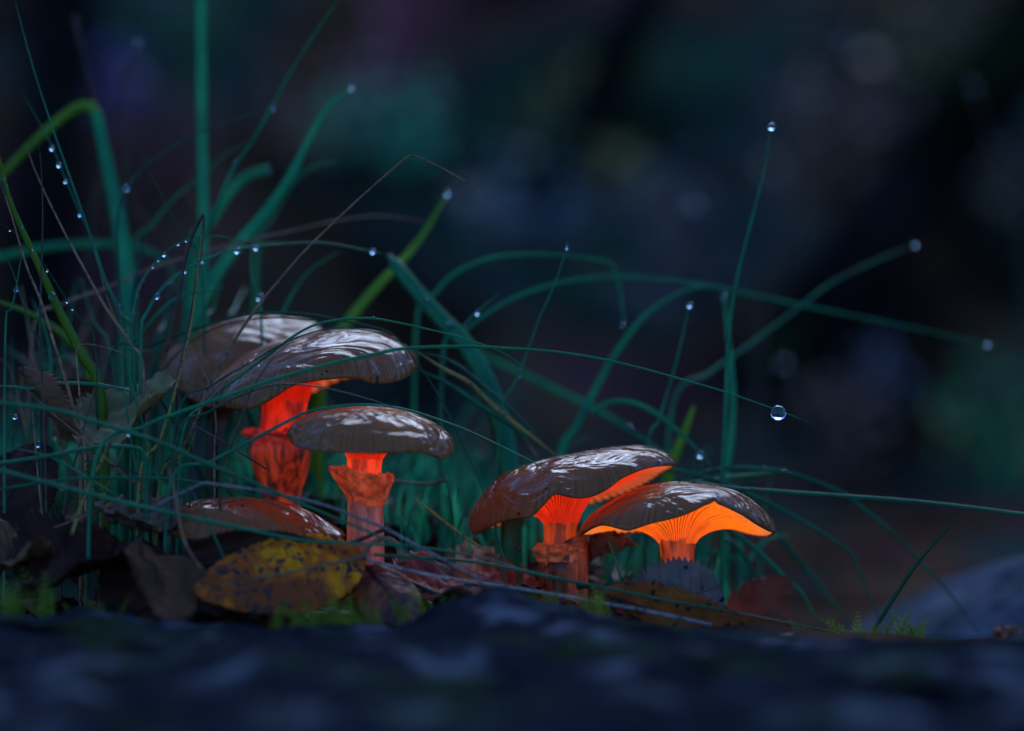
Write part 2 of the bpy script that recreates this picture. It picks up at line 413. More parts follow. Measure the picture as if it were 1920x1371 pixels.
def shrub(label, px, py, rpx, cols, n=60, seed=1, lift=0.0):
    h = hit(px, py + rpx * 0.9); y = h.y - 0.02; s = (D + y) / D; c = P(px, py, y); r = rpx * U * s
    rnd = random.Random(seed)
    m = plant_mat('shrub_foliage', [(0.35, tuple(c * 1.9 for c in cols[0])), (0.65, tuple(c * 1.9 for c in cols[1]))], 0.45, 0.35, 25, randv=0.0)
    o = thing('leafy_plant', label, 'plant', h, 'blurred plants on the bank')
    V, F = [], []
    stems = []; ez = rnd.uniform(0.7, 1.5)
    for i in range(n):
        d = Vector((rnd.gauss(0, 1) / ez, rnd.gauss(0, 0.7), rnd.gauss(0, 1) * ez)).normalized() * r * 1.45 * rnd.random() ** 0.6
        p_ = c + d; L = r * rnd.uniform(0.32, 0.6); a = Vector((rnd.gauss(0, 1), rnd.gauss(0, 1), rnd.gauss(0, 0.8))).normalized()
        sd_ = a.cross(Vector((rnd.gauss(0, 0.4), -1, rnd.gauss(0.6, 0.4)))).normalized() * L * 0.36
        up = a.cross(sd_).normalized() * L * 0.08
        b = len(V); V += [p_ - a * L * .5, p_ + sd_ * .8 - a * L * .1, p_ + sd_ * .6 + a * L * .25, p_ + a * L * .5, p_ - sd_ * .6 + a * L * .25, p_ - sd_ * .8 - a * L * .1, p_ + up]
        F += [(b + k, b + (k + 1) % 6, b + 6) for k in range(6)]
        if i % 5 == 0: stems.append(p_)
    f_ = mesh('foliage', V, F, m, o); f_['kind'] = 'stuff'
    for q in stems[:7]:
        mid = h.lerp(q, 0.5) + Vector((rnd.uniform(-.2, .2) * r, 0, 0.1 * r))
        v, f = tube([h - Vector((0, 0, 0.02)), mid, q], lambda t: 0.0016 * (1.2 - t), 5); mesh('stem', v, f, DARKDRY, o)
shrub('teal-green leafy plant blurred on the bank above the broken dry stalk', 720, 225, 90, ((0.02, 0.12, 0.07), (0.05, 0.22, 0.11)), 80, 1)
shrub('purplish-red leafy plant blurred above the teal-green plant on the bank', 745, 80, 85, ((0.10, 0.02, 0.035), (0.16, 0.035, 0.06)), 70, 2)
shrub('russet leafy plant blurred beside the teal-green plant', 590, 215, 70, ((0.11, 0.05, 0.03), (0.17, 0.075, 0.04)), 55, 3)
shrub('olive-yellow leafy plant blurred beside the slender leaning trunk', 1130, 310, 62, ((0.13, 0.11, 0.03), (0.21, 0.17, 0.05)), 60, 4)
shrub('mustard leafy plant blurred high on the bank beside the slender trunk', 1085, 165, 52, ((0.09, 0.075, 0.02), (0.13, 0.11, 0.03)), 45, 5)
shrub('violet-blue leafy plant blurred near the top of the tall grass', 225, 150, 60, ((0.05, 0.03, 0.12), (0.07, 0.05, 0.18)), 50, 6)
shrub('maroon leafy plant blurred behind the broad upright grass blade', 300, 270, 110, ((0.06, 0.018, 0.02), (0.09, 0.03, 0.03)), 60, 7)
shrub('slate-blue leafy plant blurred behind the bend of the dry stalk', 990, 400, 95, ((0.05, 0.06, 0.07), (0.075, 0.085, 0.095)), 75, 8)
shrub('deep green leafy plant blurred above the pale rock', 1860, 810, 95, ((0.01, 0.07, 0.02), (0.02, 0.12, 0.035)), 70, 9)
shrub('copper-brown leafy plant blurred behind the blade tip with the hanging drop', 1585, 780, 70, ((0.12, 0.055, 0.04), (0.18, 0.08, 0.055)), 55, 10)
shrub('grey-blue leafy plant blurred below the thick leaning trunk', 1645, 690, 50, ((0.10, 0.09, 0.11), (0.14, 0.13, 0.16)), 45, 11)
shrub('khaki leafy plant blurred high beside the thick leaning trunk', 1720, 60, 75, ((0.035, 0.04, 0.01), (0.05, 0.055, 0.015)), 45, 12)
shrub('tan leafy plant blurred on the far side of the thick leaning trunk', 1860, 340, 80, ((0.045, 0.03, 0.02), (0.06, 0.042, 0.028)), 45, 13)
shrub('dusky brown leafy plant blurred behind the tall dewy blade', 1560, 230, 110, ((0.055, 0.032, 0.026), (0.075, 0.042, 0.032)), 60, 14)
shrub('smoky blue leafy plant blurred between the tall dewy blade and the dry stalk', 1230, 480, 120, ((0.04, 0.04, 0.045), (0.06, 0.055, 0.055)), 70, 15)

# ------------------------------------------------------------------ mushrooms
def ellip_gate(px, xc, rx): return math.sqrt(max(0, 1 - ((px - xc) / rx) ** 2))
class Cap:
    def __init__(s, front, back, top, yc, ry, fold=0.0, seed=0, p=2.1, q=0.62):
        s.front, s.back, s.top = smcurve(front), smcurve(sorted(back)), smcurve(top)
        s.x0, s.x1 = front[0][0], front[-1][0]; s.xc = (s.x0 + s.x1) / 2; s.rx = (s.x1 - s.x0) / 2
        s.yc, s.ry, s.fold, s.seed, s.p, s.q = yc, ry, fold, seed, p, q
    def rim(s, a):                       # a: 0 at the right tip, pi/2 nearest, pi at the left tip
        px = s.xc + s.rx * math.cos(a); si = math.sin(a)
        py = interp(s.front if si >= 0 else s.back, px)
        return px, py, s.yc - s.ry * si
    def top_py(s, px, y):
        g = ellip_gate(px, s.xc, s.rx)
        v = min(1, abs(y - s.yc) / max(1e-6, s.ry * g))
        rim = interp(s.front if y <= s.yc else s.back, px); tp = interp(s.top, px)
        tp = min(tp, rim)
        pr = (1 - v ** s.p) ** s.q
        u = (px - s.xc) / s.rx
        f = s.fold * (nz(u * 2.2 + s.seed, (y - s.yc) / s.ry * 2.0, 0.5) * 10 + nz(u * 5 + s.seed, (y - s.yc) / s.ry * 4.0, 4.5) * 4) * (1 - v ** 4) * g * min(1, v * 2 + 0.2)
        return rim + (tp - rim) * pr - f
def mushroom(label, cap, capmat, sx, sy, rs, gillmat, stem_parts, gamma=0.6, ngill=76, gdepth=9, under=4, arch=0):
    """sx, sy: pixel where the gills run into the stem, rs: stem radius there in pixels"""
    base = stem_parts[-1][1][-1]
    root = thing('mushroom', label, 'mushroom', P(base[0], base[1], cap.yc), 'glossy brown mushrooms')
    na, nr = 144, 40; V, F, UV = [], [], []
    for j in range(nr + 1):
        t = 1 - (1 - j / nr) ** 1.5
        for k in range(na):
            a = 2 * math.pi * k / na
            rx_, ry_, yy = cap.rim(a)
            px = lerp(cap.xc, rx_, t); y = lerp(cap.yc, yy, t)
            py = ry_ if j == nr else cap.top_py(px, y)
            V.append(P(px, py, y)); UV.append((k / na if k < na else 1, t))
    for j in range(nr):
        for k in range(na):
            k2 = (k + 1) % na; F.append((j * na + k, (j + 1) * na + k, (j + 1) * na + k2, j * na + k2))
    for (dt, dp) in ((0.996, 2.2), (0.985, 3.2), (0.965, 2.6)):     # rolled margin
        for k in range(na):
            a = 2 * math.pi * k / na; rx_, ry_, yy = cap.rim(a)
            V.append(P(lerp(cap.xc, rx_, dt), ry_ + dp, lerp(cap.yc, yy, dt))); UV.append((k / na, 1))
    for j in range(nr, nr + 3):
        for k in range(na):
            k2 = (k + 1) % na; F.append((j * na + k, (j + 1) * na + k, (j + 1) * na + k2, j * na + k2))
    capo = mesh('cap', V, F, capmat, root, uv=UV)
    # gills: blades running from the margin down into the stem, folds between them
    sub = 6; na = ngill * sub; nr = 22; V, F, UV = [], [], []
    rnd = random.Random(int(sx))
    dep = [gdepth * rnd.uniform(0.6, 1.25) for _ in range(ngill)]; strt = [rnd.choice((0, 0, 0.3, 0.55)) for _ in range(ngill)]
    prof = (0.0, 0.15, 0.75, 1.0, 0.75, 0.15)
    for j in range(nr + 1):
        wv = j / nr
        for k in range(na):
            a = 2 * math.pi * k / na; g = k // sub; e = prof[k % sub]
            rx_, ry_, yy = cap.rim(a)
            ex, ey = lerp(cap.xc, rx_, 0.975), lerp(cap.yc, yy, 0.975)
            px = lerp(sx + rs * math.cos(a), ex, wv); y = lerp(cap.yc - rs * U * math.sin(a), ey, wv)
            py = sy + (ry_ + under - sy) * wv ** gamma
            py -= arch * math.sin(math.pi * wv ** 0.75)
            groove = (1 - e) * dep[g] * (math.sin(math.pi * min(1, wv * 0.92 + 0.06)) ** 0.6)
            if wv < strt[g]: groove *= 0.35
            py -= groove
            if j: py = max(py, cap.top_py(px, y) + 3.0)
            V.append(P(px, py, y)); UV.append((e, wv))
    for j in range(nr):
        for k in range(na):
            k2 = (k + 1) % na; F.append((j * na + k, j * na + k2, (j + 1) * na + k2, (j + 1) * na + k))
    go = mesh('gills', V, F, gillmat, capo, uv=UV); go['kind'] = 'stuff'
    for name, pts, mat, opt in stem_parts:
        y = cap.yc + opt.get('dy', 0)
        n_ = 40; sm = crom([(a_, b_, r_) for a_, b_, r_ in pts], n_)
        V, F = [], []; seg = 48; amp = opt.get('amp', 0.06); rag = opt.get('ragged', 0)
        for i, q in enumerate(sm):
            t = i / (n_ - 1)
            for k in range(seg):
                a = 2 * math.pi * k / seg
                fi = 1 + amp * (nz(math.cos(a) * 2.5 + sx, math.sin(a) * 2.5, t * 2.5) + 0.5 * nz(math.cos(a) * 8, math.sin(a) * 8, t * 3 + sy))
                lift = rag * (nz(math.cos(a) * 3 + sy, math.sin(a) * 3, 2.2) * 14 + nz(math.cos(a) * 9, math.sin(a) * 9, 1.2) * 7 + opt.get('skew', 0) * math.cos(a)) * (1 - t) ** 2
                fr = 1 + rag * 0.10 * nz(math.cos(a) * 7, math.sin(a) * 7, t * 9) * (1 - t)
                V.append(P(q[0] + q[2] * fi * fr * math.cos(a), q[1] - lift, y - q[2] * U * fi * fr * math.sin(a)))
        for i in range(n_ - 1):
            for k in range(seg):
                k2 = (k + 1) % seg; F.append((i * seg + k, i * seg + k2, (i + 1) * seg + k2, (i + 1) * seg + k))
        if opt.get('capped', True): F.append(tuple(range(seg))[::-1])
        F.append(tuple((n_ - 1) * seg + k for k in range(seg)))
        mesh(name, V, F, mat, root)
    return root

stem_red = flesh_mat('flesh_red', (0.5, 0.05, 0.01), RED, 0.42, lo=0.3)  # added glow, set part by part and weaker down the stems
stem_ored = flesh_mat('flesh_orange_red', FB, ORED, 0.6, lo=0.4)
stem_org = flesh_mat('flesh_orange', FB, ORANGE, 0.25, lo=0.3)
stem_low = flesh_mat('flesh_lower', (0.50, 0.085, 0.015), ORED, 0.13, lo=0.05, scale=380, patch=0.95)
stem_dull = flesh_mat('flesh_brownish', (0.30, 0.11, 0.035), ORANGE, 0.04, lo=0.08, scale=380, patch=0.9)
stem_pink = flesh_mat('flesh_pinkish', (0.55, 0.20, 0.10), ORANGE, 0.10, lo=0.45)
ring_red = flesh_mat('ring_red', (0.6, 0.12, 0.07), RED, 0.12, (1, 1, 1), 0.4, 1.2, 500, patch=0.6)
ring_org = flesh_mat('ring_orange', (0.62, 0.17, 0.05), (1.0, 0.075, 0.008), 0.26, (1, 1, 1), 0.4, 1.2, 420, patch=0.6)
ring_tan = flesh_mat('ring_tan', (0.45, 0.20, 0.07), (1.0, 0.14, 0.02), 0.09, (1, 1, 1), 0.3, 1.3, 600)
stem_dark = flesh_mat('flesh_shaded', (0.10, 0.06, 0.07), RED, 0.0)  # flesh in shade, the darkness put into its base colour
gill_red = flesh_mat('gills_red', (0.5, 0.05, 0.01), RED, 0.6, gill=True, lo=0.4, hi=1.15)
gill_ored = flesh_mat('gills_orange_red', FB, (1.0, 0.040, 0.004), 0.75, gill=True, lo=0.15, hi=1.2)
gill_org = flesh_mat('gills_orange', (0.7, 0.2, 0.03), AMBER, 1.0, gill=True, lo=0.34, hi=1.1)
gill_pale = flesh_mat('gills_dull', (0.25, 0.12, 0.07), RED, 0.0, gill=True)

c1 = Cap([(299, 686), (311, 712), (336, 729), (361, 748), (400, 762), (470, 752), (560, 725), (640, 672)],
         [(640, 672), (560, 700), (470, 722), (380, 722), (299, 686)],
         [(299, 686), (318, 657), (358, 630), (405, 606), (468, 592), (531, 595), (594, 608), (640, 672)], 0.046, 0.026, 0.5, 11)
mushroom('large slimy mushroom with shaded stem, tucked behind the one with the red stem', c1, CAP, 395, 790, 34, gill_pale,
         [('stem', [(395, 780, 34), (395, 840, 33), (392, 900, 35), (390, 1010, 36)], stem_dark, {})])
c2 = Cap([(376, 744), (395, 756), (421, 762), (456, 765), (481, 761), (515, 742), (547, 722), (578, 714), (625, 708), (672, 707), (697, 716), (735, 715), (766, 704), (786, 684)],
         [(786, 684), (740, 698), (690, 704), (640, 712), (590, 735), (540, 745), (470, 745), (376, 744)],
         [(376, 744), (384, 728), (405, 705), (450, 672), (500, 646), (562, 629), (609, 620), (672, 617), (719, 624), (750, 640), (776, 662), (786, 684)], 0.013, 0.027, 0.55, 3)
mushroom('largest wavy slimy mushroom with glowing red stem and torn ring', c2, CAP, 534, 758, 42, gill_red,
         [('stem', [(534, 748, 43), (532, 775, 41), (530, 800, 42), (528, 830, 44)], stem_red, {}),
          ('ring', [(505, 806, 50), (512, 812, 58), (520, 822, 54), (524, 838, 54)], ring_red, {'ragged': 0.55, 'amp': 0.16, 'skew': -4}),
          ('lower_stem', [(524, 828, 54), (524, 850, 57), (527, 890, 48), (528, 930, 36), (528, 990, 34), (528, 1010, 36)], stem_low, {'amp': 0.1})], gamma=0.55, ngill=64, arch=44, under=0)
c3 = Cap([(537, 815), (547, 830), (562, 838), (594, 844), (656, 847), (719, 848), (782, 846), (807, 850), (829, 858), (845, 853), (853, 838)],
         [(853, 838), (800, 838), (740, 840), (660, 840), (590, 836), (537, 815)],
         [(537, 815), (542, 803), (556, 788), (594, 771), (656, 762), (703, 762), (750, 768), (798, 783), (832, 805), (848, 822), (853, 838)], -0.019, 0.020, 0.22, 21)
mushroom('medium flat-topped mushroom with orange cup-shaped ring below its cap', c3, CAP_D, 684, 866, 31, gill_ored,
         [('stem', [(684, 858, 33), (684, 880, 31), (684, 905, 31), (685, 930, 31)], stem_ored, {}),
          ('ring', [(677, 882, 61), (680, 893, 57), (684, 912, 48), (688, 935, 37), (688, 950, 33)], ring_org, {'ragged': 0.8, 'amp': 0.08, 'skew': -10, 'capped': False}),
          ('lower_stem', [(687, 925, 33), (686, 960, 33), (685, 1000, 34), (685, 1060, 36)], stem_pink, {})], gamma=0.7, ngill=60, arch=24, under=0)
c4 = Cap([(877, 986), (884, 998), (892, 999), (926, 980), (967, 970), (995, 966), (1019, 944), (1039, 925), (1063, 929), (1088, 932), (1115, 927), (1143, 913), (1167, 895), (1204, 879), (1235, 872), (1258, 871), (1270, 870)],
         [(1270, 870), (1262, 876), (1246, 884), (1211, 906), (1163, 927), (1100, 945), (1000, 962), (930, 985), (877, 986)],
         [(877, 986), (885, 955), (909, 920), (940, 890), (971, 877), (1012, 864), (1063, 852), (1132, 841), (1184, 836), (1218, 838), (1246, 848), (1263, 860), (1270, 870)], 0.008, 0.024, 0.4, 8)
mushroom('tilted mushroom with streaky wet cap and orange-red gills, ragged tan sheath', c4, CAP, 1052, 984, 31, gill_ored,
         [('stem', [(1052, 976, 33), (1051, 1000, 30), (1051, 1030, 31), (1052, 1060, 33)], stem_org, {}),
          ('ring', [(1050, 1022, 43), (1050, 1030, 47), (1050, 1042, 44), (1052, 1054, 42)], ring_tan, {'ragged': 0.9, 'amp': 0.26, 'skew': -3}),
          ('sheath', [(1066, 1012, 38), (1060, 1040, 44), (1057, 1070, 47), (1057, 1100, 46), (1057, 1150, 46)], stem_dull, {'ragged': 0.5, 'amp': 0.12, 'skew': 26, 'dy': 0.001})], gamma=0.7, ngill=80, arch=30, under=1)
c5 = Cap([(1083, 1003), (1108, 988), (1132, 983), (1170, 992), (1184, 991), (1218, 980), (1253, 972), (1287, 962), (1321, 946), (1334, 941), (1340, 935), (1346, 942), (1366, 950), (1397, 965), (1424, 982), (1445, 993), (1456, 997)],
         [(1456, 997), (1442, 1005), (1417, 1003), (1390, 996), (1366, 989), (1340, 988), (1250, 994), (1150, 1000), (1083, 1003)],
         [(1083, 1003), (1092, 985), (1110, 963), (1149, 937), (1184, 920), (1218, 909), (1270, 903), (1321, 907), (1356, 913), (1390, 925), (1424, 948), (1448, 975), (1456, 997)], -0.004, 0.021, 0.3, 15)
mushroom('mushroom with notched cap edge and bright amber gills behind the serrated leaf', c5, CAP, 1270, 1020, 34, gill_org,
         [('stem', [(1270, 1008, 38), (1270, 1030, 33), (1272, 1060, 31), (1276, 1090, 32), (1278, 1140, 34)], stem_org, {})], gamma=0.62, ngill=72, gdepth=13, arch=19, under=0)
c6 = Cap([(300, 988), (330, 1004), (400, 1012), (480, 1014), (560, 1014), (620, 1012), (648, 1004)],
         [(648, 1004), (560, 1000), (450, 998), (360, 996), (300, 988)],
         [(300, 988), (318, 962), (350, 943), (405, 933), (468, 932), (515, 939), (562, 951), (594, 966), (625, 984), (642, 996), (648, 1004)], -0.012, 0.020, 0.3, 31)
mushroom('low tan mushroom cap pressed against the ground behind the yellow leaf', c6, CAP_D, 480, 1024, 30, gill_pale,
         [('stem', [(480, 1018, 32), (480, 1060, 30), (480, 1130, 32)], stem_dark, {})], gamma=0.4, arch=14)

# ------------------------------------------------------------------ fallen leaves
def leaf(label, A, B, half, mat, curl=0.0, fold=0.0, serr=0.04, petiole=None, veinmat=DVEIN, shape=(0.75, 1.0), wave=0.06, bend=0.0, seed=0, teeth=18, group=None, sidefac=1.0):
    """A base, B tip, half: (px,py,y) of the half-width end measured from the middle of the midrib"""
    a, b = P(*A), P(*B); mid = (a + b) / 2; hv = P(*half) - mid
    ax = b - a; N = ax.cross(hv).normalized(); hv = hv - ax * hv.dot(ax) / ax.length_squared; W = hv.length; hv.normalize()
    L = ax.length
    nu, nv = 72, 12
    def pos(u, v):
        wu = math.sin(math.pi * min(1, max(0, u)) ** shape[0]) ** shape[1]
        k = (u * teeth) % 1.0
        edge = 1 + serr * (1 + 0.6 * nz(int(u * teeth) * 3.7 + seed, 1 if v > 0 else 8)) * ((k if k < 0.8 else (1 - k) * 4) - 0.4) * 2 * (0.4 + 0.6 * abs(v) ** 3) * (1 if 0.03 < u < 0.97 else 0)
        vv = v * wu * edge * (sidefac if v < 0 else 1)
        c = curl * 2.2
        off = W * (fold * abs(vv) + c * vv * vv + wave * nz(u * 4 + seed, vv * 2.5, seed) + wave * 0.5 * nz(u * 9 + seed, vv * 6, seed + 3)) + bend * L * math.sin(math.pi * u) + 0.0004 * math.cos(vv * 0)
        rib = 0.007 * W * math.cos((u * 9 - abs(vv) * 2.2) * 2 * math.pi) * min(1, abs(vv) * 3)
        return a + ax * u + hv * W * vv * (1 - 0.25 * abs(curl)) + N * (off + rib)
    V, F = [], []
    for i in range(nu + 1):
        for j in range(-nv, nv + 1): V.append(pos(i / nu, j / nv))
    m = 2 * nv + 1; n0 = len(V)
    V += [p_ - N * 0.00022 for p_ in V]
    for i in range(nu):
        for j in range(m - 1):
            q = (i * m + j, i * m + j + 1, (i + 1) * m + j + 1, (i + 1) * m + j)
            F.append(q); F.append(tuple(k + n0 for k in q[::-1]))
        F.append((i * m, (i + 1) * m, (i + 1) * m + n0, i * m + n0)); e = i * m + m - 1
        F.append((e, e + n0, e + m + n0, e + m))
    root = thing('fallen_leaf', label, 'leaf', a, group)
    lb = mesh('leaf_blade', V, F, mat, root, recalc=True)
    rib = [pos(u / 20, 0) + N * 0.0001 for u in range(21)]
    v, f = tube(rib, lambda t: 0.00045 * (1.15 - t), 6); mesh('midrib', v, f, veinmat, lb)
    for s in (-1, 1):
        for k in range(1, 8):
            u0 = k / 9
            pts = [pos(u0 + 0.11 * q / 5, s * 0.92 * q / 5) + N * 0.00005 for q in range(6)]
            v, f = tube(pts, lambda t: 0.00014 * (1.1 - 0.8 * t), 4); mesh('side_vein', v, f, veinmat, lb)
    if petiole:
        pts = [Vector(v) for v in crom([tuple(a)] + [tuple(P(*q)) for q in petiole], 18)]
        v, f = tube(pts, lambda t: 0.0006 * (1 + 0.9 * t ** 4), 7); mesh('petiole', v, f, veinmat, root)
    return root
leaf('yellow birch-like leaf with dark spots propped on the stone ledge', (682, 1046, -0.036), (364, 1112, -0.050), (520, 1158, -0.050), L_YELLOW, -0.06, 0.05, 0.035,
     [(694, 1022, -0.034), (722, 1010, -0.032), (746, 1024, -0.032), (755, 1056, -0.034)], VEIN, (0.80, 0.62), 0.08, 0.0, 1)
leaf('purple and rust mottled leaf leaning beside the yellow leaf', (690, 1066, -0.03), (772, 1178, -0.05), (778, 1086, -0.036), L_PURPLE, -0.25, 0.1, 0.03, None, DVEIN, (0.8, 0.6), 0.14, 0.05, 2)
leaf('pale grey folded leaf standing upright next to the yellow leaf', (262, 1010, -0.05), (345, 1178, -0.058), (248, 1120, -0.066), L_BROWN, -0.5, 0.75, 0.03, None, DVEIN, (0.9, 0.7), 0.15, 0.0, 3)
leaf('charcoal serrated leaf standing upright in front of the amber-gilled mushroom', (1190, 1160, -0.022), (1352, 1098, -0.022), (1222, 1062, -0.018), L_GREY, 0.10, -0.10, 0.13, None, L_GREY, (0.95, 0.42), 0.10, 0.03, 4, 17)
leaf('dark red-brown serrated leaf folded under the charcoal leaf', (1122, 1112, -0.028), (1444, 1196, -0.032), (1272, 1204, -0.034), L_RUST, -0.15, 0.25, 0.2, [(1105, 1100, -0.027), (1085, 1098, -0.025)], DVEIN, (0.8, 0.7), 0.10, 0.02, 5, 22)
leaf('dark maroon leaf fragment leaning on the folded serrated leaf', (1130, 1130, -0.024), (1380, 1168, -0.026), (1262, 1118, -0.022), L_DARK, 0.1, 0.1, 0.06, None, DVEIN, (0.8, 0.6), 0.12, 0.0, 6)
leaf('soft brown leaf with raised point behind the charcoal leaf', (1378, 1196, 0.016), (1482, 1080, 0.024), (1482, 1176, 0.018), L_BROWN, 0.05, 0.05, 0.05, None, DVEIN, (0.85, 0.8), 0.10, 0.0, 7)
leaf('purplish-brown leaf lying flat beside the torn sheath of the tilted mushroom', (850, 1110, 0.0), (1015, 1098, 0.004), (930, 1062, 0.03), L_BROWN, 0.1, 0.0, 0.02, None, DVEIN, (0.7, 0.5), 0.12, 0.0, 8)
leaf('grey lobed leaf lying on dark litter under the crossing straw', (318, 990, -0.028), (182, 940, -0.02), (256, 930, -0.01), L_PALE, -0.3, 0.2, 0.05, None, DVEIN, (0.7, 0.6), 0.25, 0.06, 9, 9)
leaf('olive curled leaf with pale midrib leaning on the shaded mushroom cap', (166, 832, -0.012), (306, 694, 0.004), (272, 798, -0.02), L_OLIVE, -0.35, 0.5, 0.03, [(168, 850, -0.012), (176, 862, -0.012)], VEIN, (0.8, 0.6), 0.12, 0.02, 10)
leaf('brown shrivelled leaf hanging among the dry stalks', (40, 690, -0.002), (156, 820, -0.01), (116, 740, -0.01), L_BROWN, -0.6, 0.6, 0.06, None, DVEIN, (0.8, 0.7), 0.3, 0.05, 11)
leaf('reddish-brown leaf in deep shade behind the curled olive leaf', (90, 730, 0.03), (210, 800, 0.034), (170, 700, 0.03), L_BROWN, 0.2, 0.1, 0.04, None, DVEIN, (0.8, 0.6), 0.15, 0.0, 12)
leaf('large dark red leaf leaning beneath the shrivelled brown leaf', (-40, 1000, 0.0), (92, 835, 0.008), (-20, 850, 0.012), L_DARK, -0.1, 0.1, 0.03, None, DVEIN, (0.8, 0.6), 0.12, 0.0, 13)
leaf('blackish-red serrated leaf lying on the litter behind the small fern-like moss', (40, 1100, -0.045), (262, 1040, -0.03), (150, 1012, -0.02), L_DARK, 0.2, 0.1, 0.10, None, DVEIN, (0.8, 0.5), 0.14, 0.0, 14)
leaf('dull brown leaf at the foot of the dark red leaf', (-30, 1070, -0.04), (90, 1030, -0.03), (20, 1005, -0.02), L_BROWN, 0.2, 0.1, 0.04, None, DVEIN, (0.8, 0.6), 0.2, 0.0, 15)
leaf('dark maroon leaf wedged between the low cap and the yellow leaf', (330, 1064, -0.038), (610, 1030, -0.036), (470, 996, -0.035), L_DARK, 0.2, 0.0, 0.04, None, DVEIN, (0.8, 0.5), 0.2, 0.0, 16)
leaf('black-brown leaf lying beneath the upright grey leaf', (200, 1160, -0.05), (420, 1110, -0.035), (300, 1050, -0.025), L_DARK, 0.1, 0.1, 0.04, None, DVEIN, (0.8, 0.6), 0.2, 0.0, 17)
leaf('pale dry shred of leaf bent between the two joined mushrooms', (1106, 1056, 0.012), (1196, 1024, 0.012), (1150, 1030, 0.018), L_PALE, 0.4, 0.6, 0.02, None, VEIN, (0.8, 0.9), 0.2, 0.03, 18)
leaf('dusky mauve leaf lying flat between the purple leaf and the tilted mushroom', (770, 1120, -0.03), (930, 1096, -0.02), (850, 1070, 0.0), L_PURPLE, 0.1, 0.0, 0.03, None, DVEIN, (0.8, 0.6), 0.12, 0.0, 19)
leaf('rusty scrap of leaf at the edge of the ledge beside the pale rock', (1866, 1206, -0.055), (1950, 1212, -0.052), (1905, 1203, -0.046), L_RUST, 0.2, 0.1, 0.1, None, DVEIN, (0.8, 0.8), 0.3, 0.0, 20, 7)

def twig(label, pts, wpx, mat, name='twig', nodes=True):
    path = [Vector(v) for v in crom([tuple(P(*q)) for q in pts], 30)]
    v, f = tube(path, lambda t: wpx * U * 0.5 * (1 - 0.35 * t + 0.5 * max(0, 0.1 - t) * 8), 8, noise_amp=0.35, seed=wpx)
    return tag(mesh(name, v, f, mat), label, 'twig')
twig('short dark twig with hooked end on the ground beside the green moss', [(862, 1112, -0.035), (845, 1118, -0.035), (815, 1112, -0.034), (770, 1092, -0.03), (720, 1072, -0.025)], 12, DARKDRY)
twig('thin black leaf stalk jutting out above the yellow leaf', [(730, 988, -0.03), (712, 996, -0.03), (680, 1010, -0.03), (640, 1022, -0.028), (590, 1016, -0.024)], 8, DARKDRY)
twig('stubby tan leaf stalk beside the folded serrated leaf', [(1486, 1193, -0.04), (1462, 1194, -0.04), (1440, 1200, -0.04), (1418, 1206, -0.04)], 9, VEIN)
twig('thin dark twig in the grass behind the cup-ringed mushroom', [(838, 900, 0.02), (800, 908, 0.02), (760, 905, 0.02), (730, 900, 0.02)], 6, DARKDRY)

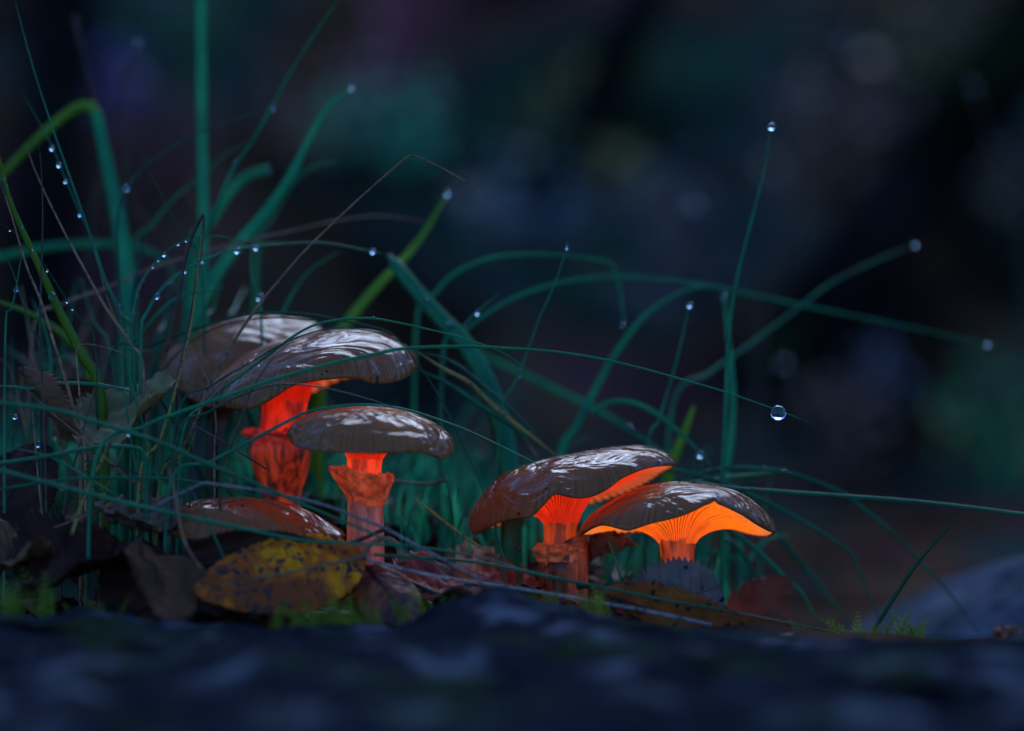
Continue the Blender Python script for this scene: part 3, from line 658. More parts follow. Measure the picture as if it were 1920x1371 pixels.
# ------------------------------------------------------------------ grass
BL = {}
def gpy(y): return 685.5 + (CAMZ + 0.004) / (U * (D + y) / D)
def blade(key, pts, y0, y1, wpx, mat, tip='start', root=None, roll=None, parent=None, label=None, mats=None, name='blade', cat='grass', group=None, n=None, rmin=0.35):
    """pts: pixels along the blade; tip: which end tapers; root: end that is led down to the ground"""
    pts = list(pts); m = len(pts)
    q = [(a, b, lerp(y0, y1, i / (m - 1))) for i, (a, b) in enumerate(pts)]
    if root == 'end':
        a, b, y = q[-1]; q.append((a + (a - q[-2][0]) * 0.2, max(b + 30, gpy(y)), y))
    elif root == 'start':
        a, b, y = q[0]; q.insert(0, (a + (a - q[1][0]) * 0.2, max(b + 30, gpy(y)), y))
    path = [Vector(v) for v in crom([tuple(P(*k)) for k in q], n or max(24, min(60, len(q) * 7)))]
    n = len(path)
    rnd = random.Random(hash(str(key)) & 0xffff if isinstance(key, int) else sum(map(ord, str(key))))
    roll = R(rnd.uniform(-35, 35)) if roll is None else R(roll)
    wide = wpx > 8
    V, F, fm = [], [], []
    for i, p_ in enumerate(path):
        t = i / (n - 1); tt = t if tip == 'start' else 1 - t
        k = (rmin * 0.5 + (1 - rmin * 0.5) * min(1, tt / 0.55) ** 0.7) if tip else 1
        if tip == 'both': k = min(1, 0.15 + 4 * min(t, 1 - t))
        if tip and tip != 'both' and tt < 0.02: k *= 0.4
        hw = wpx * U * (D + p_.y) / D * 0.5 * k * (1 + 0.05 * nz(t * 9, rnd.random() * 0, len(pts)))
        T = (path[min(i + 1, n - 1)] - path[max(i - 1, 0)]).normalized()
        S = T.cross(Vector((0, 1, 0)))
        S = S.normalized() if S.length > 1e-3 else Vector((1, 0, 0))
        N = S.cross(T).normalized()
        ro = roll * (0.4 + 0.9 * t) if wide else roll
        S2 = S * math.cos(ro) + N * math.sin(ro); N2 = N * math.cos(ro) - S * math.sin(ro)
        if wide:
            th = hw * 0.07; vf = hw * 0.2
            prof = [(-1, vf), (-0.5, vf * 0.42 - th), (0, -th * 1.6), (0.5, vf * 0.42 - th), (1, vf), (0.5, vf * 0.42 + th), (0, th * 0.6), (-0.5, vf * 0.42 + th)]
        else:
            th = hw * 0.5
            prof = [(-1, 0), (-0.6, -th), (0, -th * 0.75), (0.6, -th), (1, 0), (0.6, th), (0, th * 0.8), (-0.6, th)]
        for (s_, h_) in prof: V.append(p_ + S2 * hw * s_ + N2 * h_ if wide else p_ + S2 * hw * s_ + N2 * h_)
    for i in range(n - 1):
        for k in range(8):
            k2 = (k + 1) % 8; F.append((i * 8 + k, i * 8 + k2, (i + 1) * 8 + k2, (i + 1) * 8 + k))
            if mats: fm.append(0 if i / (n - 1) < mats[0] else 1)
    F.append(tuple(range(8))[::-1]); F.append(tuple((n - 1) * 8 + k for k in range(8)))
    if mats: fm += [0, 1]
    o = mesh(name, V, F, mat, parent, recalc=True, mats=list(mats[1:]) if mats else None, fmat=fm if mats else None)
    if label: tag(o, label, cat, group)
    BL[key] = (path, wpx); return o

tuftL = thing('grass_tuft', 'dense dewy grass tuft growing beside the shaded mushroom cap', 'grass', P(240, 900, 0.03))
tuftC = thing('grass_tuft', 'grass tuft with broad bright leaves rising behind the largest wavy mushroom', 'grass', P(700, 940, 0.05))
tuftR = thing('grass_tuft', 'sparse grass tuft growing up behind the two joined mushrooms', 'grass', P(1250, 1050, 0.05))
L_, C_, R_ = dict(parent=tuftL), dict(parent=tuftC), dict(parent=tuftR)
# left tuft
blade('B1', [(377, -60), (378, 200), (381, 420), (378, 620), (372, 760)], 0.06, 0.055, 23, LEAFG, None, 'end', 10, **L_)
blade('B2', [(-40, 375), (40, 290), (110, 225), (155, 197), (176, 205), (190, 260), (205, 330), (225, 430), (238, 520), (240, 640)], 0.08, 0.06, 34, LEAFG, 'start', 'end', 0, mats=(0.245, YGREEN, LEAFG), **L_)
blade('B3', [(-4, 275), (6, 330), (22, 385), (48, 445), (78, 510), (112, 585), (150, 660), (190, 760)], -0.012, 0.0, 21, YGREEN, 'start', 'end', 15, label='broad yellow-green grass leaf beaded with dew among dry stalks', name='grass_blade')  # a single grass blade, kept apart from the tuft
blade('B4', [(25, -10), (60, 120), (95, 230), (130, 330), (165, 430), (190, 510), (225, 590), (250, 660)], 0.004, 0.0, 6, GREEN, 'start', 'end', **L_)
blade('B5', [(40, 170), (95, 270), (120, 330), (150, 400), (175, 455), (200, 530), (230, 590), (250, 670)], 0.02, 0.004, 5.5, GREEN, 'start', 'end', **L_)
blade('B6', [(47, 268), (70, 330), (110, 415), (150, 490), (200, 580), (248, 650), (270, 720)], 0.0, 0.0, 6, DRY, 'start', 'end', name='straw_stalk', label='brown straw stalk slanting down to the base of the dewy tuft', cat='straw')
blade('B7', [(72, 255), (78, 330), (80, 420), (77, 520), (75, 640), (82, 760), (88, 1010)], -0.012, -0.012, 6, DARKDRY, 'start', None, name='straw_stalk', label='thin upright dark straw crossing the broad yellow-green leaf', cat='straw')
blade('B8', [(-4, 330), (20, 400), (50, 500), (75, 560), (100, 640), (125, 720), (140, 780), (150, 860)], -0.014, -0.01, 7, DRY, 'start', 'end', name='straw_stalk', label='mauve-brown straw running along the broad yellow-green leaf', cat='straw')
blade('B9', [(-10, 412), (45, 450), (85, 500), (120, 555), (150, 600), (180, 670)], -0.005, -0.005, 5, DGREEN, 'start', 'end', **L_)
blade('B10', [(510, 203), (440, 225), (360, 255), (300, 290), (255, 330), (228, 370), (219, 430), (222, 490), (225, 560), (235, 650)], 0.04, 0.02, 6, DGREEN, 'start', 'end', **L_)
blade('B11', [(216, 172), (240, 230), (270, 300), (310, 380), (345, 445), (380, 540)], 0.03, 0.03, 5, DGREEN, 'start', 'end', **L_)
blade('B12', [(233, 225), (238, 340), (235, 470), (232, 600)], 0.07, 0.07, 9, DGREEN, 'start', 'end', **L_)
blade('B13', [(658, 165), (618, 195), (580, 260), (545, 330), (500, 395), (450, 455), (400, 525), (365, 600), (345, 700)], 0.062, 0.04, 30, LEAFG, 'start', 'end', 5, **L_)
blade('B14', [(640, -10), (560, 110), (510, 200), (470, 270), (440, 312), (410, 380), (385, 440), (350, 540)], 0.04, 0.04, 11, GREEN, 'start', 'end', 20, **L_)
blade('B15', [(502, 318), (460, 332), (425, 370), (395, 420), (360, 500)], 0.09, 0.09, 16, LEAFG, None, 'end', 0, **L_)
blade('B15b', [(485, 262), (430, 285), (390, 320), (330, 370), (280, 430), (245, 510)], 0.065, 0.065, 11, GREEN, 'start', 'end', 0, **L_)
blade('B16', [(640, 305), (600, 310), (560, 330), (530, 370), (505, 420), (480, 500)], 0.09, 0.085, 14, LEAFG, 'start', 'end', 0, **L_)
blade('B18', [(540, 450), (470, 455), (410, 443), (360, 447), (320, 465), (285, 500), (260, 540), (247, 600), (245, 660)], 0.01, 0.0, 5, GREEN, 'start', 'end', **L_)
blade('B19', [(730, 478), (690, 470), (600, 455), (500, 460), (440, 468), (400, 480), (340, 510), (300, 545), (275, 590), (264, 650)], 0.03, 0.0, 6.5, GREEN, 'start', 'end', **L_)
blade('B20', [(312, 660), (330, 580), (345, 500), (362, 440), (380, 404), (382, 410), (372, 500), (358, 590), (340, 680), (332, 760)], -0.004, -0.004, 7, DARKDRY, None, 'end', name='straw_stalk', label='blackish straw stalk sharply folded double at its top', cat='straw', n=90)
blade('B21', [(-30, 490), (80, 465), (180, 458), (260, 465), (315, 495), (340, 560)], 0.09, 0.09, 17, LEAFG, 'end', None, 0, **L_)
blade('B22', [(820, 420), (720, 405), (640, 412), (560, 430), (450, 455), (360, 480), (280, 505), (200, 540), (110, 575), (60, 640)], 0.06, 0.03, 7, DRY, 'start', 'end', name='straw_stalk', label='blurred dry straw lying slantwise across the back of the tuft', cat='straw')
blade('B23', [(178, 470), (190, 520), (205, 570), (225, 620), (252, 670)], 0.002, 0.002, 6, YDRY, 'start', 'end', **L_)
blade('B25', [(40, 480), (32, 530), (22, 580), (10, 630)], 0.0, 0.0, 6, GREEN, 'start', 'end', **L_)
blade('B26', [(-6, 455), (20, 500), (40, 560), (60, 620), (75, 700)], -0.004, -0.004, 5, DGREEN, 'start', 'end', **L_)
blade('B27', [(-20, 560), (60, 590), (130, 640), (170, 720)], 0.03, 0.03, 22, YGREEN, 'start', 'end', 10, **L_)
blade('B28', [(480, 420), (470, 480), (475, 540), (490, 600)], 0.025, 0.025, 8, GREEN, 'start', 'end', **L_)
blade('B29', [(640, 470), (590, 500), (555, 540), (530, 590), (515, 650)], 0.045, 0.045, 11, LEAFG, 'start', 'end', **L_)
blade('B53', [(-20, 722), (60, 728), (97, 720), (170, 720), (233, 731), (270, 745)], -0.006, -0.006, 7, GREEN, 'both', None, **L_)
blade('B54', [(222, 640), (228, 700), (237, 769), (250, 854), (258, 915)], -0.012, -0.012, 6, GREEN, 'start', 'end', **L_)
blade('B55', [(232, 620), (240, 690), (254, 748), (270, 811), (276, 880)], -0.016, -0.016, 7, GREEN, 'start', 'end', **L_)
blade('B56', [(381, 410), (372, 500), (360, 600), (334, 714), (313, 786), (296, 833), (262, 895)], -0.02, -0.02, 6.5, YDRY, 'start', 'end', **L_)
for i, (a, b, c) in enumerate([((250, 640), (330, 560), (420, 540)), ((60, 560), (90, 640), (95, 740)), ((280, 420), (255, 520), (248, 640)), ((150, 520), (175, 600), (215, 700)), ((420, 500), (400, 580), (385, 640)), ((320, 520), (310, 600), (290, 680)), ((10, 650), (70, 690), (150, 700)), ((460, 540), (440, 580), (430, 640))]):
    blade('x%d' % i, [a, b, c], 0.015 + 0.01 * i, 0.015 + 0.006 * i, 7 + i % 3 * 3, (GREEN, LEAFG, DGREEN)[i % 3], 'start' if i else 'end', 'end' if i else None, **L_)
rnd = random.Random(5)
for i in range(70):
    x0 = rnd.uniform(-60, 560); y = rnd.uniform(0.02, 0.11); h = rnd.uniform(200, 520) * (1 if x0 < 400 else 0.75); lean = rnd.uniform(-160, 160)
    b0 = gpy(y) - 90
    blade('rl%d' % i, [(x0 + lean, b0 - h), (x0 + lean * 0.62, b0 - h * 0.72), (x0 + lean * 0.25, b0 - h * 0.36), (x0, b0)], y + rnd.uniform(-.02, .02), y, rnd.choice((5, 7, 9, 13)), rnd.choice((GREEN, DGREEN, DGREEN, LEAFG, DRY)), 'start', 'end', **L_)
for i in range(60):
    x0 = rnd.uniform(-40, 520); y = rnd.uniform(0.014, 0.06); h = rnd.uniform(120, 420) * (1 if x0 < 330 else 0.7); lean = rnd.uniform(-170, 190); b0 = gpy(y) - 120
    if x0 > 250: y = rnd.uniform(0.075, 0.11)
    blade('rf%d' % i, [(x0 + lean, b0 - h + abs(lean) * 0.35), (x0 + lean * 0.66, b0 - h * 0.86), (x0 + lean * 0.28, b0 - h * 0.5), (x0, b0)], y + rnd.uniform(-.01, .01), y, rnd.choice((3.5, 4.5, 5.5, 7)), rnd.choice((GREEN, GREEN, LEAFG, DRY, YDRY)), 'start', 'end', **L_)
# long stems crossing in front
blade('B17', [(965, 417), (935, 391), (890, 353), (850, 327), (800, 301), (770, 291), (764, 294), (720, 331), (660, 385), (600, 442), (560, 483), (520, 530), (493, 562), (456, 613), (418, 676), (387, 736), (371, 780), (351, 824), (321, 892)],
      -0.012, -0.022, 6, DRY, 'start', 'end', name='straw_stalk', label='long bent straw stalk rising from the cap and snapped over at its peak', cat='straw', n=110)
blade('B43', [(1530, 797), (1490, 781), (1440, 763), (1360, 735), (1280, 712), (1200, 690), (1120, 672), (1040, 660), (960, 654), (880, 650), (766, 653), (688, 667), (594, 689), (500, 716), (430, 741), (340, 772), (270, 800), (180, 860)],
      -0.014, -0.034, 7.5, GREEN, 'start', 'end', 20, name='grass_blade', label='long arching grass blade over the wavy cap with one big drop near its tip', n=110)
blade('B44', [(930, 1000), (900, 905), (880, 861), (829, 754), (785, 685), (750, 640), (719, 619), (641, 601), (562, 588), (468, 589), (374, 614), (280, 650), (200, 690)], 0.0, 0.012, 5.5, DGREEN, 'start', 'end', name='grass_blade', label='dark grass blade hugging the top of the wavy caps and hanging down behind', n=90)
blade('B45', [(1060, 760), (960, 672), (880, 638), (813, 620), (719, 600), (672, 597), (609, 604), (562, 623), (500, 668), (437, 715), (387, 756), (340, 830)], 0.0, -0.022, 5.5, GREEN, 'start', 'end', name='grass_blade', label='dewy grass blade slanting across both wavy caps', n=80)
blade('B45b', [(760, 650), (700, 622), (620, 616), (540, 640), (470, 680), (400, 722), (330, 790)], -0.012, -0.022, 5, DGREEN, 'start', 'end', **L_)
blade('B45c', [(620, 606), (520, 596), (430, 606), (360, 640), (310, 690), (270, 760)], 0.012, 0.014, 5, DGREEN, 'start', 'end', **L_)
blade('B46', [(1045, 893), (1000, 867), (950, 842), (880, 809), (813, 784), (750, 766), (672, 759), (594, 768), (553, 783), (500, 811), (452, 836), (390, 868), (320, 905)], -0.008, -0.03, 6.5, GREEN, 'start', 'end', name='grass_blade', label='grass blade lying over the flat-topped mushroom cap', n=80)
blade('B47', [(760, 772), (719, 757), (656, 739), (594, 725), (531, 720), (468, 735), (393, 772), (330, 830)], -0.022, -0.026, 5, DGREEN, 'start', 'end', name='grass_blade', label='thin dark grass blade between the two stacked caps')
blade('B48', [(-60, 868), (0, 882), (76, 902), (161, 924), (254, 947), (338, 966), (480, 996), (549, 1010), (635, 1018), (721, 1021), (790, 1026), (898, 1044), (985, 1068)], -0.050, -0.034, 8.5, GREEN, 'end', None, 15, name='grass_blade', label='soft broad grass blade stretched low above the grey lobed leaf and low cap', n=90)
blade('B49', [(-60, 745), (0, 755), (106, 769), (190, 795), (296, 828), (381, 866), (480, 907), (560, 942), (640, 976), (700, 1001), (749, 1028), (824, 1062), (890, 1092)], -0.042, -0.038, 8.5, LEAFG, 'end', None, 10, name='grass_blade', label='straight green grass blade slanting down from the tuft past the cup-ringed stem', n=90)
blade('B50', [(-40, 874), (0, 869), (85, 856), (169, 840), (212, 837), (255, 840), (270, 856), (275, 921)], -0.03, -0.024, 8, GREEN, None, 'end', 0, name='grass_blade', label='shiny bluish grass blade bent down sharply beside the curled olive leaf')
blade('B51', [(650, 1002), (560, 966), (480, 932), (360, 903), (254, 896), (127, 899), (0, 918), (-40, 926)], -0.034, -0.036, 6, GREEN, 'start', None, **L_)
blade('B52', [(270, 960), (288, 951), (340, 925), (378, 907), (392, 907), (480, 919), (500, 924), (594, 943), (688, 977), (728, 994), (820, 1044), (905, 1088)], -0.036, -0.038, 6.5, PALEDRY, None, None, name='straw_stalk', label='pinkish dry straw bent above the low tan cap and running past its stem', cat='straw', n=80)
blade('B58', [(530, 655), (518, 664), (490, 700), (468, 740), (449, 795), (431, 842), (414, 900)], -0.026, -0.024, 6, DARKDRY, 'start', 'end', name='straw_stalk', label='short dark straw leaning against the front of the wavy cap', cat='straw')
blade('B58b', [(352, 640), (362, 660), (385, 705), (398, 735), (405, 800), (402, 860)], -0.01, -0.014, 5.5, DRY, 'start', 'end', name='straw_stalk', label='crooked brown straw hanging over the cap with the shaded stem', cat='straw')
blade('B59', [(36, 718), (106, 782), (169, 833), (233, 892), (283, 947)], -0.018, -0.018, 8, DRY, 'start', 'end', name='straw_stalk', label='stout brown straw sloping through the shrivelled leaf into the litter', cat='straw')
blade('B60', [(208, 828), (190, 865), (173, 896), (152, 951), (134, 1004)], -0.03, -0.034, 7, YDRY, None, None, name='straw_stalk', label='short yellow straw propped beneath the curled olive leaf', cat='straw')
blade('B61', [(303, 880), (306, 872), (314, 874), (320, 895), (330, 938), (343, 1006), (364, 1048), (392, 1082)], -0.044, -0.046, 6.5, DRY, 'start', None, name='straw_stalk', label='tan straw curled at the top hanging in front of the dark litter', cat='straw')
blade('B62', [(351, 905), (381, 960), (402, 1006), (427, 1061)], -0.04, -0.042, 5, GREEN, 'start', None, **L_)
blade('B63', [(262, 676), (211, 655), (169, 646), (150, 648), (143, 662), (148, 727), (154, 803), (160, 870)], -0.014, -0.014, 5, DRY, 'start', 'end', name='straw_stalk', label='thin brown straw bowed into a square loop above the curled leaf', cat='straw', n=60)
for i, (pts, w_, m_) in enumerate([([(190, 690), (150, 830), (120, 960)], 5, DARKDRY), ([(240, 820), (215, 880), (190, 960)], 5, DRY), ([(140, 880), (200, 870), (290, 900)], 4, DARKDRY), ([(60, 760), (70, 880), (82, 1010)], 5, DRY), ([(330, 770), (300, 850), (280, 960)], 5, DARKDRY), ([(370, 800), (350, 850), (300, 900)], 5, YDRY), ([(430, 700), (400, 780), (360, 870)], 4, DARKDRY), ([(350, 790), (420, 830), (500, 880)], 4, DARKDRY), ([(20, 840), (100, 860), (220, 930)], 5, GREEN), ([(100, 990), (180, 960), (230, 930)], 6, DRY)]):
    blade('s%d' % i, pts, -0.016 - 0.002 * i, -0.02, w_, m_, 'start', None if i in (2, 7, 8, 9) else 'end', **L_)
# middle tuft
blade('B30', [(838, 362), (800, 430), (760, 482), (700, 545), (640, 620), (600, 690)], 0.07, 0.055, 27, YGREEN, 'start', 'end', 0, **C_)
blade('B31', [(728, 478), (745, 500), (775, 538), (822, 592), (870, 642), (908, 706), (932, 770), (948, 835), (957, 900), (960, 1000)], 0.05, 0.02, 42, LEAFG, 'start', 'end', 12, rmin=1.0, name='grass_blade', label='broadest bright grass leaf folded over and drooping beside the flat-topped mushroom')
blade('B32', [(1172, 640), (1165, 560), (1152, 505), (1138, 490), (1040, 478), (960, 478), (900, 490), (850, 515), (812, 556), (780, 620)], 0.06, 0.06, 9, LEAFG, 'start', 'end', 0, **C_)
blade('B33', [(1870, 648), (1760, 625), (1640, 600), (1530, 578), (1420, 555), (1330, 537), (1230, 523), (1140, 519), (1050, 531), (980, 552), (920, 583), (870, 622), (830, 670)], 0.09, 0.045, 9, GREEN, 'start', 'end', 0, name='grass_blade', label='long blurred grass blade arching far out above the hanging drop', n=80)
blade('B82', [(940, 548), (896, 583), (864, 618), (830, 680)], 0.03, 0.03, 7, GREEN, 'start', 'end', **C_)
blade('B38', [(1069, 436), (1055, 490), (1035, 545), (1010, 600), (985, 670), (965, 720), (935, 800)], 0.014, 0.02, 6, GREEN, 'start', 'end', name='grass_blade', label='thin upright grass blade crossing the long blade with the big drop')
blade('B79', [(779, 657), (829, 690), (880, 718), (926, 762), (988, 812), (1045, 856)], 0.012, 0.02, 8, YDRY, 'both', None, **C_)
blade('B79b', [(776, 690), (840, 720), (900, 760), (960, 800), (1010, 850)], 0.018, 0.02, 9, GREEN, 'both', None, **C_)
blade('B79c', [(790, 660), (850, 680), (920, 735), (980, 790), (1030, 850)], 0.02, 0.024, 7, DGREEN, 'both', None, **C_)
blade('B80', [(930, 760), (951, 783), (980, 820), (1010, 858)], 0.02, 0.022, 6, DRY, 'both', None, **C_)
blade('B81', [(880, 650), (915, 670), (1006, 714), (1090, 755), (1180, 800)], 0.09, 0.09, 12, LEAFG, 'both', None, 0, **C_)
blade('B76', [(918, 940), (926, 982), (936, 1020), (945, 1062)], 0.0, 0.0, 5.5, GREEN, 'start', 'end', **C_)
blade('B78', [(780, 935), (840, 984), (892, 1020), (935, 1048)], 0.0, -0.004, 6, YDRY, 'both', None, **C_)
for i, pts in enumerate([[(772, 950), (765, 990), (758, 1050)], [(752, 960), (752, 1010), (750, 1060)], [(975, 960), (975, 1010), (972, 1060)], [(1135, 1000), (1150, 1040), (1165, 1090)], [(1160, 1010), (1150, 1050), (1140, 1100)], [(1190, 1020), (1180, 1060), (1165, 1100)], [(1120, 1040), (1140, 1070), (1150, 1100)], [(830, 880), (845, 940), (850, 1010)], [(880, 930), (860, 990), (850, 1050)]]):
    blade('c%d' % i, pts, 0.008, 0.008, 8, (GREEN, LEAFG)[i % 2], 'start', 'end', **C_)
for i in range(90):
    x0 = rnd.uniform(480, 1080); y = rnd.uniform(0.06, 0.16); h = rnd.uniform(90, 340); lean = rnd.uniform(-140, 200); b0 = gpy(y) - 60
    blade('rc%d' % i, [(x0 + lean, b0 - h + 30), (x0 + lean * 0.6, b0 - h * 0.78), (x0 + lean * 0.22, b0 - h * 0.4), (x0, b0)], y + rnd.uniform(-.02, .02), y, rnd.choice((6, 8, 11, 15)), rnd.choice((GREEN, LEAFG, LEAFG, DGREEN)), 'start', 'end', **C_)
for i in range(36):
    x0 = rnd.uniform(700, 1020); y = rnd.uniform(0.035, 0.06); h = rnd.uniform(90, 260); lean = rnd.uniform(-170, 190); b0 = gpy(y) - 60
    blade('rk%d' % i, [(x0 + lean, b0 - h + abs(lean) * 0.3), (x0 + lean * 0.66, b0 - h * 0.86), (x0 + lean * 0.28, b0 - h * 0.5), (x0, b0)], y + rnd.uniform(-.006, .01), y, rnd.choice((3.5, 5, 6.5, 8)), rnd.choice((GREEN, GREEN, LEAFG, YDRY)), 'start', 'end', **C_)
# right tuft
blade('B34', [(1352, 536), (1300, 540), (1250, 562), (1200, 602), (1150, 670), (1110, 742), (1080, 800), (1048, 868)], 0.07, 0.05, 16, LEAFG, 'start', 'end', 0, **R_)
blade('B35', [(1446, 238), (1430, 330), (1405, 430), (1385, 510), (1372, 580), (1365, 660), (1362, 740), (1358, 840), (1354, 910)], 0.02, 0.02, 10, GREEN, 'start', 'end', 10, name='grass_blade', label='tallest upright grass blade with a drop on its very tip')
blade('B36', [(1358, 545), (1362, 600), (1370, 680), (1375, 760), (1367, 850), (1360, 900)], 0.06, 0.05, 14, LEAFG, 'start', 'end', 0, **R_)
blade('B37', [(1293, 572), (1280, 630), (1265, 690), (1250, 740), (1235, 790), (1214, 845)], 0.031, 0.031, 8, GREEN, 'start', 'end', name='grass_blade', label='short upright grass blade with a dewdrop tip above the tilted cap')
blade('B39', [(1302, 760), (1287, 800), (1268, 850), (1252, 900)], 0.05, 0.05, 30, YGREEN, 'start', 'end', 0, **R_)
blade('B40', [(1108, 775), (1140, 756), (1170, 753), (1205, 762), (1250, 790), (1300, 836), (1335, 876)], 0.04, 0.03, 11, LEAFG, 'end', None, 0, **R_)
blade('B41', [(1090, 760), (1150, 790), (1200, 820), (1250, 856)], 0.055, 0.05, 9, GREEN, 'start', None, 0, **R_)
blade('B42', [(1716, 458), (1640, 490), (1560, 530), (1480, 590), (1400, 650), (1330, 700), (1260, 765)], 0.10, 0.07, 7, GREEN, 'start', 'end', 0, name='grass_blade', label='blurred grass blade slanting out towards the leaning trunk with a drop at its end')
blade('B65', [(1655, 1175), (1633, 1127), (1612, 1070), (1595, 1038), (1547, 1003), (1480, 963), (1413, 930), (1363, 908), (1280, 884), (1240, 882)], 0.03, 0.02, 9, GREEN, 'start', None, 0, name='grass_blade', label='grass blade kinked halfway down between the notched cap and the pale rock')
blade('B66', [(1847, 1202), (1813, 1157), (1773, 1103), (1720, 1047), (1663, 990), (1597, 937), (1563, 917), (1480, 887), (1430, 880), (1380, 877), (1323, 885), (1270, 905)], 0.045, 0.02, 9, GREEN, 'start', None, 0, name='grass_blade', label='dewy grass blade arching from the notched cap down across the pale rock', n=70)
blade('B66b', [(1470, 886), (1430, 888), (1380, 893), (1330, 900), (1280, 912)], 0.03, 0.025, 7, GREEN, 'start', None, 0, **R_)
blade('B67', [(1990, 980), (1920, 965), (1730, 942), (1580, 930), (1450, 921), (1370, 915), (1300, 905)], 0.0, 0.012, 7.5, GREEN, None, None, 0, name='grass_blade', label='long level grass blade reaching out from the notched cap past the rock')
blade('B68', [(1796, 968), (1760, 1010), (1720, 1056), (1680, 1116), (1640, 1182)], -0.012, -0.014, 9, DGREEN, 'start', 'end', 20, name='grass_blade', label='short stiff dark blade slanting up from the moss in front of the rock')
blade('B69', [(1610, 1193), (1513, 1175), (1356, 1144), (1253, 1127), (1167, 1109), (1081, 1092), (1005, 1076), (900, 1055), (820, 1048), (700, 1040)], -0.030, -0.036, 6.5, GREEN, 'start', None, 0, name='grass_blade', label='straight thin grass blade lying across the charcoal serrated leaf', n=60)
blade('B70', [(1335, 1172), (1218, 1147), (1115, 1128), (1046, 1116), (943, 1099), (840, 1085), (755, 1067), (652, 1038), (584, 1014)], -0.040, -0.034, 6, PALEDRY, None, None, 0, name='straw_stalk', label='pale grey speckled straw lying across the ledge below the tilted mushroom', cat='straw', n=60)
blade('B71', [(1532, 1165), (1507, 1117), (1467, 1077), (1413, 1027), (1367, 993), (1340, 985)], 0.03, 0.02, 9, GREEN, 'start', None, 0, **R_)
blade('B72', [(1600, 1180), (1540, 1103), (1497, 1050), (1457, 1000), (1420, 960)], 0.07, 0.06, 11, GREEN, 'start', None, 0, **R_)
blade('B73', [(1344, 985), (1340, 1005), (1332, 1041), (1324, 1080)], 0.02, 0.02, 6.5, GREEN, 'start', 'end', **R_)
blade('B74', [(1386, 980), (1388, 1040), (1387, 1110)], 0.05, 0.05, 13, LEAFG, 'start', 'end', 0, **R_)
blade('B75', [(1290, 1045), (1310, 1034), (1338, 1036), (1370, 1048), (1395, 1066), (1420, 1105)], 0.05, 0.05, 12, LEAFG, 'both', None, 0, **R_)
blade('B75b', [(1420, 1150), (1412, 1090), (1400, 1050), (1375, 1020), (1350, 1010)], 0.035, 0.03, 8, GREEN, 'start', None, 0, **R_)
for i in range(26):
    x0 = rnd.uniform(1040, 1430); y = rnd.uniform(0.04, 0.12); h = rnd.uniform(70, 260); lean = rnd.uniform(-80, 160); b0 = gpy(y) - 40
    blade('rr%d' % i, [(x0 + lean, b0 - h + 20), (x0 + lean * 0.6, b0 - h * 0.78), (x0 + lean * 0.22, b0 - h * 0.4), (x0, b0)], y + rnd.uniform(-.02, .02), y, rnd.choice((6, 8, 11)), rnd.choice((GREEN, LEAFG, DGREEN)), 'start', 'end', **R_)

# short grass and moss carpet behind the mushrooms: one mass
V, F = [], []
for i in range(2600):
    x = rnd.uniform(-0.17, 0.085); y = rnd.uniform(0.022, 0.2); h = rnd.uniform(0.006, 0.022); a = rnd.uniform(0, 6.28); wd = rnd.uniform(0.0005, 0.0011)
    if nz(x * 28, y * 28, 8.8) < -0.05 + 0.5 * smooth(0.0, 0.08, x): continue
    if x > 0.03: h *= 0.7
    p_ = Vector((x, y, gz(x, y) - 0.002)); ln = Vector((math.cos(a), math.sin(a), 0)) * h * rnd.uniform(0.1, 0.8); sd_ = Vector((-math.sin(a), math.cos(a), 0)) * wd
    b = len(V); q1 = p_ + ln * 0.35 + Vector((0, 0, h * 0.6)); q2 = p_ + ln + Vector((0, 0, h))
    V += [p_ - sd_, p_ + sd_, q1 + sd_ * 0.8, q1 - sd_ * 0.8, q2]; F += [(b, b + 1, b + 2, b + 3), (b + 3, b + 2, b + 4)]
tag(mesh('short_grass', V, F, LEAFG), 'short teal-green grass carpet behind the mushroom stems', 'grass', kind='stuff')
# crumbled litter
V, F = [], []
for i in range(700):
    x = rnd.uniform(-0.15, 0.03); y = rnd.uniform(-0.05, 0.10); s_ = rnd.uniform(0.0015, 0.006)
    q = Matrix.Rotation(rnd.uniform(0, 6.28), 3, 'Z') @ Matrix.Rotation(rnd.gauss(0, 0.5), 3, 'X') @ Matrix.Rotation(rnd.gauss(0, 0.4), 3, 'Y')
    c = Vector((x, y, gz(x, y) + rnd.uniform(0, 0.003))); b = len(V)
    ring = [Vector((math.cos(k * 1.047) * s_ * rnd.uniform(.6, 1.2), math.sin(k * 1.047) * s_ * 0.6 * rnd.uniform(.6, 1.2), rnd.uniform(-.2, .2) * s_)) for k in range(6)]
    V += [c + q @ r_ for r_ in ring] + [c + q @ Vector((0, 0, s_ * 0.25))]; F += [(b + k, b + (k + 1) % 6, b + 6) for k in range(6)]
tag(mesh('leaf_litter', V, F, L_DARK), 'crumbled dark leaf litter covering the ground', 'litter', kind='stuff')

